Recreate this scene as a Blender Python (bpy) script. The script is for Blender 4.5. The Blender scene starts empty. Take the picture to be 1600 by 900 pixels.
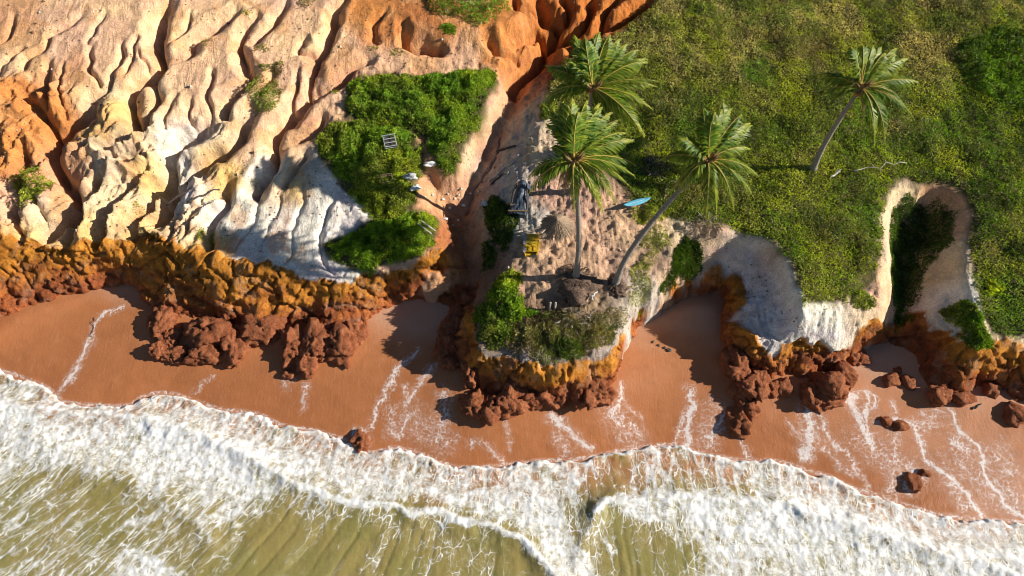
import bpy, math
import numpy as np

# ------------------------------------------------------------------ camera, sky, sun, exposure
PITCH, DIST, FPX, ZC = math.radians(56.0), 48.0, 1065.0, 2.0
CAM = np.array([0.0, -DIST * math.cos(PITCH), ZC + DIST * math.sin(PITCH)])
SC = bpy.context.scene
COL = SC.collection
cam = bpy.data.cameras.new('camera')
cam.sensor_width = 36.0
cam.lens = 36.0 * FPX / 1600.0
cam.clip_end = 2000.0
cam_o = bpy.data.objects.new('camera', cam)
cam_o.location = CAM
cam_o.rotation_euler = (math.pi / 2 - PITCH, 0, 0)
COL.objects.link(cam_o)
SC.camera = cam_o

SUN_EL, SUN_AZ = math.radians(25.5), math.radians(91.0)   # azimuth clockwise from +Y
world = bpy.data.worlds.new('World')
SC.world = world
world.use_nodes = True
wn = world.node_tree.nodes
sky = wn.new('ShaderNodeTexSky')
sky.sky_type = 'NISHITA'
sky.sun_disc = False
sky.sun_elevation = SUN_EL
sky.sun_rotation = SUN_AZ
sky.air_density = 1.0
sky.dust_density = 0.3
sky.ozone_density = 1.4
sky.altitude = 1500.0
wn['Background'].inputs['Strength'].default_value = 0.05
world.node_tree.links.new(sky.outputs[0], wn['Background'].inputs['Color'])
sl = bpy.data.lights.new('sun', 'SUN')
sl.energy = 5.0
sl.angle = math.radians(0.5)
sl.color = (1.0, 0.93, 0.82)
sun_o = bpy.data.objects.new('sun', sl)
sun_o.rotation_euler = (math.pi / 2 - SUN_EL, 0, math.pi - SUN_AZ)
sun_o.location = (40, 0, 40)
COL.objects.link(sun_o)
SC.view_settings.view_transform = 'Standard'
SC.view_settings.look = 'None'
SC.view_settings.gamma = 1.0
SC.view_settings.exposure = 0.62
SC.view_settings.use_curve_mapping = False
SC.cycles.use_denoising = True
SC.cycles.filter_width = 1.0
SC.cycles.max_bounces = 5
SC.cycles.diffuse_bounces = 2
SC.cycles.glossy_bounces = 2
SC.cycles.transmission_bounces = 2

# ------------------------------------------------------------------ helpers: measuring, noise
RNG = np.random.default_rng(7)
_f = np.array([0, math.cos(PITCH), -math.sin(PITCH)])
_u = np.array([0, math.sin(PITCH), math.cos(PITCH)])


def at(px, py, z):
    """point of the place at height z that was measured at photograph pixel px, py"""
    r = _f + np.array([(px - 800) / FPX, 0, 0]) + _u * (450 - py) / FPX
    return CAM + r * (z - CAM[2]) / r[2]


_perm = np.random.default_rng(11).permutation(256).astype(np.int32)
_perm = np.concatenate([_perm, _perm])
_val = np.random.default_rng(12).random(256).astype(np.float32)


def vn2(x, y, s=0):
    xi = np.floor(x).astype(np.int32); yi = np.floor(y).astype(np.int32)
    fx = (x - xi).astype(np.float32); fy = (y - yi).astype(np.float32)
    fx = fx * fx * fx * (fx * (fx * 6 - 15) + 10); fy = fy * fy * fy * (fy * (fy * 6 - 15) + 10)
    def h(a, b): return _val[_perm[(_perm[(a + s * 37) & 255] + b) & 255]]
    a = h(xi, yi); b = h(xi + 1, yi); c = h(xi, yi + 1); d = h(xi + 1, yi + 1)
    return (a + (b - a) * fx) * (1 - fy) + (c + (d - c) * fx) * fy


def fbm(x, y, o=4, s=0, g=0.5):
    t = 0; a = 1.0; n = 0
    for k in range(o):
        t = t + a * vn2(x, y, s + k); n += a; a *= g; x = x * 2.03 + 5.1; y = y * 2.03 + 1.7
    return t / n                                   # 0..1, mean .5


def vn3(x, y, z, s=0):
    xi = np.floor(x).astype(np.int32); yi = np.floor(y).astype(np.int32); zi = np.floor(z).astype(np.int32)
    fx = x - xi; fy = y - yi; fz = z - zi
    fx = fx * fx * (3 - 2 * fx); fy = fy * fy * (3 - 2 * fy); fz = fz * fz * (3 - 2 * fz)
    def h(a, b, c): return _val[_perm[(_perm[(_perm[(a + s * 37) & 255] + b) & 255] + c) & 255]]
    r = 0
    for i in (0, 1):
        for j in (0, 1):
            for k in (0, 1):
                w = (fx if i else 1 - fx) * (fy if j else 1 - fy) * (fz if k else 1 - fz)
                r = r + w * h(xi + i, yi + j, zi + k)
    return r


def fbm3(x, y, z, o=4, s=0, g=0.5):
    t = 0; a = 1.0; n = 0
    for k in range(o):
        t = t + a * vn3(x, y, z, s + k); n += a; a *= g; x = x * 2.03 + 5.1; y = y * 2.03 + 1.7; z = z * 2.03 + 3.3
    return t / n


def worley3(x, y, z, s=0):
    """nearest and second nearest cell distance"""
    xi = np.floor(x).astype(np.int32); yi = np.floor(y).astype(np.int32); zi = np.floor(z).astype(np.int32)
    f1 = np.full(x.shape, 9.0); f2 = np.full(x.shape, 9.0)
    for i in (-1, 0, 1):
        for j in (-1, 0, 1):
            for k in (-1, 0, 1):
                a, b, c = xi + i, yi + j, zi + k
                h = _perm[(_perm[(_perm[(a + s * 37) & 255] + b) & 255] + c) & 255]
                d = np.sqrt((a + _val[h] - x) ** 2 + (b + _val[(h + 71) & 255] - y) ** 2 + (c + _val[(h + 153) & 255] - z) ** 2)
                f2 = np.minimum(f2, np.maximum(f1, d)); f1 = np.minimum(f1, d)
    return f1, f2


def sstep(a, b, x):
    t = np.clip((x - a) / (b - a), 0, 1)
    return t * t * (3 - 2 * t)


def seg_dist(X, Y, P):
    """distance from points to polyline P (N,2)"""
    d2 = np.full(X.shape, 1e9)
    for k in range(len(P) - 1):
        ax, ay = P[k][:2]; bx, by = P[k + 1][:2]
        vx, vy = bx - ax, by - ay
        t = np.clip(((X - ax) * vx + (Y - ay) * vy) / (vx * vx + vy * vy + 1e-9), 0, 1)
        d2 = np.minimum(d2, (X - ax - t * vx) ** 2 + (Y - ay - t * vy) ** 2)
    return np.sqrt(d2)


def inside(X, Y, P):
    r = np.zeros(X.shape, bool)
    n = len(P)
    for k in range(n):
        ax, ay = P[k][:2]; bx, by = P[(k + 1) % n][:2]
        if ay == by: continue
        c = ((ay > Y) != (by > Y)) & (X < (bx - ax) * (Y - ay) / (by - ay) + ax)
        r ^= c
    return r


def curve(pts, n=6):
    """Catmull-Rom through points"""
    P = np.array(pts, float)
    Q = np.vstack([2 * P[0] - P[1], P, 2 * P[-1] - P[-2]])
    out = []
    for k in range(1, len(Q) - 2):
        for t in np.linspace(0, 1, n, endpoint=False):
            a, b, c, d = Q[k - 1], Q[k], Q[k + 1], Q[k + 2]
            out.append(0.5 * (2 * b + (c - a) * t + (2 * a - 5 * b + 4 * c - d) * t * t + (3 * b - a - 3 * c + d) * t ** 3))
    out.append(P[-1])
    return np.array(out)


def wline(pts, n=4):
    """measured (px, py, z) line -> place coordinates, smoothed"""
    return curve([at(*p) for p in pts], n)


# ------------------------------------------------------------------ helpers: meshes, objects, materials
def np_mesh(name, V, F, cols=None, attrs=None, smooth=True):
    me = bpy.data.meshes.new(name)
    V = np.ascontiguousarray(V, np.float32)
    F = np.ascontiguousarray(F, np.int32)
    n, k = F.shape
    me.vertices.add(len(V)); me.vertices.foreach_set('co', V.ravel())
    me.loops.add(n * k); me.loops.foreach_set('vertex_index', F.ravel())
    me.polygons.add(n); me.polygons.foreach_set('loop_start', np.arange(0, n * k, k, dtype=np.int32))
    me.polygons.foreach_set('use_smooth', np.full(n, smooth))
    if cols is not None:
        a = me.color_attributes.new('col', 'FLOAT_COLOR', 'POINT')
        c = np.ones((len(V), 4), np.float32); c[:, :3] = cols
        a.data.foreach_set('color', c.ravel())
    for nm, arr in (attrs or {}).items():
        a = me.attributes.new(nm, 'FLOAT', 'POINT')
        a.data.foreach_set('value', np.ascontiguousarray(arr, np.float32).ravel())
    me.update(calc_edges=True)
    return me


def obj(name, me, mat=None, parent=None, loc=None, label=None, cat=None, group=None, kind=None):
    o = bpy.data.objects.new(name, me)
    COL.objects.link(o)
    if me is not None and mat is not None and len(me.materials) == 0: me.materials.append(mat)
    if loc is not None: o.location = loc
    if parent is not None: o.parent = parent
    for k, v in (('label', label), ('category', cat), ('group', group), ('kind', kind)):
        if v: o[k] = v
    return o


class MB:
    """collects simple shapes into one mesh"""
    def __init__(s): s.v = []; s.f = []; s.n = 0
    def add(s, V, F):
        s.v.append(np.asarray(V, float)); s.f += [tuple(i + s.n for i in f) for f in F]; s.n += len(V)
    def box(s, c, size, rz=0.0, rx=0.0, ry=0.0, taper=1.0):
        x, y, z = np.array(size) / 2
        V = np.array([[sx * x * (taper if sz > 0 else 1), sy * y * (taper if sz > 0 else 1), sz * z] for sz in (-1, 1) for sx, sy in ((-1, -1), (1, -1), (1, 1), (-1, 1))])
        V = V @ rot(rx, ry, rz).T + np.array(c)
        s.add(V, [(3, 2, 1, 0), (4, 5, 6, 7), (0, 1, 5, 4), (1, 2, 6, 5), (2, 3, 7, 6), (3, 0, 4, 7)])
    def tube(s, path, rad, k=8):
        P = np.array(path, float); n = len(P)
        R = np.broadcast_to(np.array(rad, float), (n,))
        T = np.gradient(P, axis=0); T /= np.linalg.norm(T, axis=1)[:, None] + 1e-9
        ref = np.array([0, 0, 1.0]) if abs(T[0, 2]) < 0.9 else np.array([1.0, 0, 0])
        V = []
        for i in range(n):
            a = np.cross(T[i], ref); a /= np.linalg.norm(a); b = np.cross(T[i], a)
            for j in range(k):
                th = 2 * math.pi * j / k
                V.append(P[i] + R[i] * (a * math.cos(th) + b * math.sin(th)))
        F = [(i * k + j, i * k + (j + 1) % k, (i + 1) * k + (j + 1) % k, (i + 1) * k + j) for i in range(n - 1) for j in range(k)]
        F += [tuple(range(k))[::-1], tuple((n - 1) * k + j for j in range(k))]
        s.add(V, F)
    def mesh(s, name, smooth=False):
        me = bpy.data.meshes.new(name)
        me.from_pydata(np.vstack(s.v).tolist(), [], s.f)
        me.polygons.foreach_set('use_smooth', np.full(len(me.polygons), smooth))
        me.update()
        return me


def rot(rx, ry, rz):
    cx, sx, cy, sy, cz, sz = math.cos(rx), math.sin(rx), math.cos(ry), math.sin(ry), math.cos(rz), math.sin(rz)
    return (np.array([[cz, -sz, 0], [sz, cz, 0], [0, 0, 1]]) @ np.array([[cy, 0, sy], [0, 1, 0], [-sy, 0, cy]])
            @ np.array([[1, 0, 0], [0, cx, -sx], [0, sx, cx]]))


class NT:
    """small node-tree writer"""
    def __init__(s, name):
        s.m = bpy.data.materials.new(name); s.m.use_nodes = True
        s.t = s.m.node_tree; s.b = s.t.nodes['Principled BSDF']
    def n(s, typ, **kw):
        d = s.t.nodes.new('ShaderNode' + typ)
        for k, v in kw.items(): setattr(d, k, v)
        return d
    def l(s, a, b): s.t.links.new(a, b)
    def put(s, sock, v):
        if hasattr(v, 'is_linked'): s.l(v, sock)
        else: sock.default_value = v
    def math(s, op, a, b=0.0, clamp=False):
        d = s.n('Math', operation=op, use_clamp=clamp); s.put(d.inputs[0], a); s.put(d.inputs[1], b); return d.outputs[0]
    def noise(s, vec, scale, detail=4, rough=0.55, dist=0.0):
        d = s.n('TexNoise'); s.put(d.inputs['Vector'], vec); d.inputs['Scale'].default_value = scale
        d.inputs['Detail'].default_value = detail; d.inputs['Roughness'].default_value = rough; d.inputs['Distortion'].default_value = dist
        return d.outputs[0]
    def ramp(s, v, a, b, o0=0.0, o1=1.0):
        d = s.n('MapRange', interpolation_type='SMOOTHSTEP'); s.put(d.inputs[0], v)
        s.put(d.inputs[1], a); s.put(d.inputs[2], b); s.put(d.inputs[3], o0); s.put(d.inputs[4], o1); return d.outputs[0]
    def mix(s, f, a, b, mode='MIX'):
        d = s.n('Mix', data_type='RGBA', blend_type=mode)
        s.put(d.inputs[0], f); s.put(d.inputs[6], a); s.put(d.inputs[7], b); return d.outputs[2]
    def attr(s, name):
        return s.n('Attribute', attribute_name=name)
    def pos(s):
        return s.n('NewGeometry').outputs['Position']
    def bump(s, h, strength, dist, prev=None):
        d = s.n('Bump'); d.inputs['Strength'].default_value = strength; d.inputs['Distance'].default_value = dist
        s.l(h, d.inputs['Height'])
        if prev is not None: s.l(prev, d.inputs['Normal'])
        return d.outputs[0]


def plain(name, col, rough=0.7, var=0.25, scale=8.0, bump=0.3, spec=0.3):
    """plain worn material: colour varied by noise, fine relief"""
    t = NT(name); co = t.n('TexCoord').outputs['Object']
    k = t.noise(co, scale, 5, 0.6)
    a = [c * (1 - var) for c in col] + [1]; b = [min(1, c * (1 + var)) for c in col] + [1]
    t.l(t.mix(t.ramp(k, 0.3, 0.7), a, b), t.b.inputs['Base Color'])
    t.b.inputs['Roughness'].default_value = rough
    t.b.inputs['Specular IOR Level'].default_value = spec
    t.l(t.bump(k, bump, 0.03), t.b.inputs['Normal'])
    return t.m

# ------------------------------------------------------------------ lie of the land: measured break lines (px, py, height)
FOOT = [(-420, 640), (-200, 600), (-60, 558), (0, 520), (40, 497), (80, 480), (130, 466), (170, 456), (205, 449), (222, 462), (230, 485),
        (245, 505), (285, 508), (330, 520), (380, 512), (430, 515), (470, 535), (500, 548), (530, 545), (560, 520), (585, 505), (625, 482),
        (655, 478), (685, 484), (698, 500), (692, 530), (698, 552), (715, 572), (722, 592), (726, 618), (760, 632), (800, 622),
        (840, 622), (885, 620), (930, 620), (958, 600), (972, 572), (978, 547), (990, 530), (1010, 508), (1040, 486), (1070, 471), (1095, 463),
        (1118, 462), (1130, 478), (1130, 505), (1128, 540), (1135, 570), (1160, 592), (1190, 606), (1220, 592), (1250, 600), (1285, 618), (1320, 600),
        (1328, 575), (1335, 556), (1360, 543), (1380, 540), (1392, 552), (1402, 560), (1415, 556), (1430, 575), (1440, 600), (1465, 622),
        (1500, 628), (1515, 608), (1550, 608), (1580, 635), (1610, 655), (1680, 690), (1800, 720), (2100, 740)]
FOOT = [p + (0.7,) for p in FOOT]
LIP = [(-420, 450, 4.6), (-200, 420, 4.6), (-60, 396, 4.5), (0, 376, 4.4), (70, 386, 4.2), (140, 382, 4.2), (195, 380, 4.1), (212, 362, 4.5),
       (240, 366, 4.8), (290, 384, 4.8), (340, 404, 4.6), (400, 416, 4.4), (450, 424, 4.2), (510, 444, 3.8), (550, 437, 3.8),
       (600, 434, 3.8), (640, 416, 3.9), (675, 394, 4.0), (692, 390, 3.6), (690, 412, 2.9), (660, 442, 2.2), (665, 460, 1.8),
       (700, 464, 1.7), (732, 452, 1.6), (738, 470, 2.2), (736, 500, 3.1), (738, 530, 3.4), (748, 550, 3.4), (780, 556, 3.3),
       (805, 570, 3.3), (850, 584, 3.2), (890, 573, 3.2), (940, 560, 3.4), (964, 545, 3.5), (976, 520, 3.7), (996, 503, 3.9),
       (1016, 478, 4.2), (1034, 462, 3.9), (1056, 450, 3.5), (1086, 434, 3.1), (1114, 427, 2.9), (1144, 437, 2.8), (1158, 466, 2.8),
       (1158, 500, 2.8), (1164, 528, 2.8), (1185, 543, 2.9), (1220, 546, 3.0), (1260, 546, 3.0), (1300, 545, 3.0), (1330, 532, 3.2),
       (1368, 516, 3.3), (1384, 498, 3.1), (1392, 508, 1.9), (1404, 512, 1.9), (1422, 492, 2.7), (1446, 500, 3.3), (1488, 522, 3.7),
       (1526, 548, 3.6), (1560, 546, 3.4), (1600, 546, 3.5), (1680, 560, 3.6), (1800, 570, 3.8), (2100, 560, 4.0)]
LINES = [
    # gullied slope on the left
    [(-420, 310, 6.4), (-60, 300, 6.0), (0, 292, 5.9), (100, 285, 5.8), (200, 288, 5.6), (300, 296, 5.4), (400, 310, 5.1), (470, 330, 4.8)],
    [(-420, 200, 8.6), (-60, 200, 8.0), (100, 190, 8.0), (200, 190, 7.8), (300, 195, 7.2), (400, 205, 6.7), (480, 215, 6.3)],
    [(-420, 100, 10.0), (-60, 100, 9.6), (100, 100, 9.4), (250, 92, 9.1), (400, 100, 8.6), (520, 112, 8.0)],
    [(-420, 0, 11.4), (-60, 0, 11.2), (200, 0, 10.8), (400, 0, 10.2), (560, 0, 9.9), (650, 5, 9.8)],
    [(-420, -120, 13.0), (200, -120, 12.5), (600, -120, 11.8), (900, -120, 11.0), (1300, -120, 10.2), (2100, -120, 10.0)],
    # pale shelf and orange scarp, top centre
    [(560, 95, 8.2), (640, 92, 8.15), (700, 88, 8.1), (760, 96, 7.9)],
    [(640, 66, 8.5), (690, 70, 8.5), (740, 68, 8.5), (800, 76, 8.3)],
    [(640, 38, 9.5), (690, 42, 9.4), (740, 40, 9.4), (800, 36, 9.3), (830, 30, 9.0)],
    # thickets
    [(545, 130, 7.6), (650, 118, 7.6), (755, 122, 7.4)], [(560, 190, 6.8), (650, 200, 6.6), (735, 200, 6.5)], [(650, 250, 5.8), (700, 270, 5.5)],
    [(500, 215, 6.4), (530, 260, 5.9), (570, 300, 5.4), (600, 330, 4.9)], [(640, 250, 5.6), (652, 300, 5.0), (600, 345, 4.7)],
    [(510, 390, 4.4), (560, 372, 4.5), (620, 352, 4.6), (680, 345, 4.5)], [(545, 425, 4.0), (620, 412, 4.1)],
    # ravine: left bank, floor, right bank
    [(775, 122, 7.4), (765, 160, 7.0), (745, 205, 6.5), (728, 250, 5.7), (716, 280, 5.1)],
    [(870, 60, 7.0), (835, 110, 6.1), (795, 178, 5.0), (758, 240, 4.0), (730, 300, 3.1), (722, 340, 2.7), (722, 380, 2.3), (728, 410, 1.9), (738, 445, 1.4)],
    [(660, 265, 4.9), (680, 295, 4.0), (700, 325, 3.3), (715, 340, 2.9)],
    [(690, 345, 3.9), (697, 370, 3.4)],
    [(868, 110, 7.2), (852, 160, 7.0), (842, 210, 6.4), (825, 250, 5.9), (805, 295, 5.2), (795, 330, 4.8), (800, 370, 4.6), (795, 410, 4.5), (775, 440, 4.2), (760, 465, 3.8)],
    [(672, 428, 2.7), (700, 418, 2.6), (725, 425, 2.1)],
    # palm terrace and headland
    [(860, 250, 6.1), (930, 265, 6.2), (1010, 285, 6.1)], [(840, 330, 5.3), (900, 330, 5.5), (960, 330, 5.6), (1020, 335, 5.6), (1062, 360, 5.5)],
    [(830, 420, 4.9), (870, 430, 5.0), (920, 438, 5.1), (970, 440, 5.0), (1005, 430, 4.8)],
    [(780, 480, 4.2), (830, 490, 4.3), (890, 490, 4.4), (950, 482, 4.5), (990, 470, 4.5)], [(780, 530, 3.7), (850, 545, 3.7), (930, 528, 3.9)],
    [(1062, 360, 5.5), (1050, 395, 5.2), (1034, 430, 4.8), (1018, 470, 4.4)],
    [(1080, 390, 4.4), (1074, 415, 3.7), (1064, 440, 3.3)],
    # white bowl: rim and the foot of its wall
    [(1070, 362, 5.6), (1100, 360, 5.7), (1150, 364, 5.8), (1195, 378, 5.8), (1226, 408, 5.8), (1241, 445, 5.7), (1250, 480, 5.3), (1264, 500, 4.7), (1320, 492, 4.6), (1368, 474, 4.8)],
    [(1092, 390, 4.5), (1150, 388, 4.35), (1184, 404, 4.15), (1208, 436, 3.9), (1218, 472, 3.6), (1224, 502, 3.3)],
    # slot: rim, floor, side slopes
    [(1376, 470, 4.8), (1380, 430, 5.3), (1384, 380, 5.7), (1382, 330, 5.9), (1392, 304, 6.0), (1420, 291, 6.1), (1460, 290, 6.1), (1496, 304, 6.1),
     (1512, 335, 6.0), (1512, 370, 5.9), (1504, 402, 5.7), (1516, 440, 5.5), (1522, 480, 5.1), (1532, 515, 4.5)],
    [(1440, 330, 3.8), (1430, 385, 3.1), (1416, 435, 2.5), (1406, 475, 2.0), (1399, 510, 1.6)],
    [(1397, 335, 4.0), (1397, 385, 3.3), (1395, 435, 2.7)],
    [(1478, 335, 4.5), (1474, 375, 4.2)], [(1492, 420, 4.9), (1488, 460, 4.5), (1494, 490, 4.2)], [(1450, 430, 3.5), (1438, 475, 3.1)],
    # grassland on the right
    [(980, 5, 9.0), (1300, 0, 9.2), (2100, 0, 9.4)], [(980, 140, 7.4), (1300, 140, 7.7), (2100, 140, 8.0)],
    [(1060, 275, 6.2), (1200, 285, 6.3), (1370, 280, 6.3)], [(1520, 275, 6.4), (2100, 280, 6.8)], [(1540, 400, 5.7), (2100, 400, 6.2)],
    [(1545, 505, 4.6), (1620, 505, 4.7), (2100, 500, 5.2)], [(1290, 380, 5.7), (1340, 390, 5.7)],
    # gully heads in the orange scarp
    [(890, 40, 8.3), (960, 30, 8.7)],
]
SHORE = [(-420, 540), (-60, 562), (0, 578), (40, 592), (75, 606), (100, 627), (150, 633), (200, 633), (225, 619), (265, 614), (300, 625), (350, 640),
         (400, 646), (440, 664), (490, 672), (530, 684), (556, 694), (580, 707), (620, 700), (660, 710), (700, 727), (740, 731), (790, 726), (850, 720),
         (900, 718), (950, 708), (1000, 700), (1050, 696), (1100, 708), (1150, 718), (1220, 722), (1260, 735), (1300, 746), (1340, 765),
         (1380, 776), (1420, 790), (1470, 805), (1530, 812), (1600, 816), (1800, 835), (2100, 850)]

# coarse work grid
GD = 0.25
GX = np.arange(-76, 76, GD); GY = np.arange(-34, 62, GD)
CX, CY = np.meshgrid(GX, GY)


def bil(A, X, Y):
    fx = np.clip((X - GX[0]) / GD, 0, len(GX) - 1.001); fy = np.clip((Y - GY[0]) / GD, 0, len(GY) - 1.001)
    ix = fx.astype(np.int32); iy = fy.astype(np.int32); fx = fx - ix; fy = fy - iy
    return (A[iy, ix] * (1 - fx) + A[iy, ix + 1] * fx) * (1 - fy) + (A[iy + 1, ix] * (1 - fx) + A[iy + 1, ix + 1] * fx) * fy


def blur(A, n=1):
    for _ in range(n):
        B = np.pad(A, 1, mode='edge')
        A = (B[:-2, 1:-1] + B[2:, 1:-1] + B[1:-1, :-2] + B[1:-1, 2:] + 4 * B[1:-1, 1:-1]) / 8
    return A


def membrane(lines, mask=None, mval=0.0):
    """surface stretched over the measured lines"""
    S = np.zeros(CX.shape); N = np.zeros(CX.shape)
    for P in lines:
        for a, b in zip(P[:-1], P[1:]):
            m = max(2, int(np.hypot(*(b - a)[:2]) / (GD * 0.4)))
            for t in np.linspace(0, 1, m):
                q = a + (b - a) * t
                i = int(round((q[1] - GY[0]) / GD)); j = int(round((q[0] - GX[0]) / GD))
                if 0 <= i < len(GY) and 0 <= j < len(GX): S[i, j] += q[2]; N[i, j] += 1
    if mask is not None:
        S[mask] = mval; N[mask] = 1
    Z = None
    for lv in (32, 16, 8, 4, 2, 1):
        h = math.ceil(S.shape[0] / lv); w = math.ceil(S.shape[1] / lv)
        s = np.zeros((h * lv, w * lv)); n = s.copy(); s[:S.shape[0], :S.shape[1]] = S; n[:S.shape[0], :S.shape[1]] = N
        s = s.reshape(h, lv, w, lv).sum((1, 3)); n = n.reshape(h, lv, w, lv).sum((1, 3))
        fix = n > 0; val = np.where(fix, s / np.maximum(n, 1e-9), 0)
        if Z is None: Z = np.where(fix, val, val[fix].mean())
        else: Z = np.repeat(np.repeat(Z, 2, 0), 2, 1)[:h, :w]
        if Z.shape != (h, w):
            Z = np.pad(Z, ((0, h - Z.shape[0]), (0, w - Z.shape[1])), mode='edge')
        for _ in range(300 if lv > 8 else 120):
            Z = np.where(fix, val, Z)
            B = np.pad(Z, 1, mode='edge')
            Z = (B[:-2, 1:-1] + B[2:, 1:-1] + B[1:-1, :-2] + B[1:-1, 2:]) / 4
        Z = np.where(fix, val, Z)
    return Z


foot_w = wline(FOOT); lip_w = wline(LIP); shore_w = wline([p + (0.1,) for p in SHORE])
FAR = [np.array([90, 80, 0]), np.array([-90, 80, 0])]
poly_foot = np.vstack([[-90, foot_w[0][1], 0], foot_w, [90, foot_w[-1][1], 0], FAR])
poly_lip = np.vstack([[-90, lip_w[0][1], 0], lip_w, [90, lip_w[-1][1], 0], FAR])
poly_shore = np.vstack([[-90, shore_w[0][1], 0], shore_w, [90, shore_w[-1][1], 0], FAR])
in_foot = inside(CX, CY, poly_foot); in_lip = inside(CX, CY, poly_lip); in_shore = inside(CX, CY, poly_shore)
SD_FOOT = np.where(in_foot, 1, -1) * seg_dist(CX, CY, foot_w)        # + on land
SD_LIP = np.where(in_lip, 1, -1) * seg_dist(CX, CY, lip_w)           # + above the edge
SD_SHORE = np.where(in_shore, 1, -1) * seg_dist(CX, CY, shore_w)     # + up the beach
BEACH = membrane([foot_w * [1, 1, 0] + [0, 0, 1.05], shore_w * [1, 1, 0] + [0, 0, 0.12],
                  wline([(1040, 500, 1.3), (1090, 475, 1.5), (1118, 480, 1.5)]), wline([(1385, 560, 1.2), (1400, 566, 1.2)]),
                  np.array([[-76, -30, -1.4], [76, -30, -1.4]])])
BEACH = blur(BEACH, 10)
LAND0 = membrane([wline(l) for l in LINES] + [lip_w], ~in_foot, 0.5)
soft = sstep(0.6, 3.0, np.abs(SD_LIP))
LAND0 = blur(LAND0, 2) * (1 - soft) + blur(LAND0, 5) * soft


def gz(X, Y):
    return bil(LAND0, X, Y)


def on(px, py, Z=None):
    """point on the land seen at a photograph pixel"""
    Z = LAND0 if Z is None else Z
    lo, hi = 16.0, -0.5
    best = at(px, py, 4)
    for z in np.linspace(lo, hi, 140):
        P = at(px, py, z)
        g = float(bil(Z, np.array([P[0]]), np.array([P[1]]))[0])
        if g >= z: return np.array([P[0], P[1], g])
        best = P
    return best


def poly_on(pts, Z=None):
    return np.array([on(px, py, Z)[:2] for px, py in pts])


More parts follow.
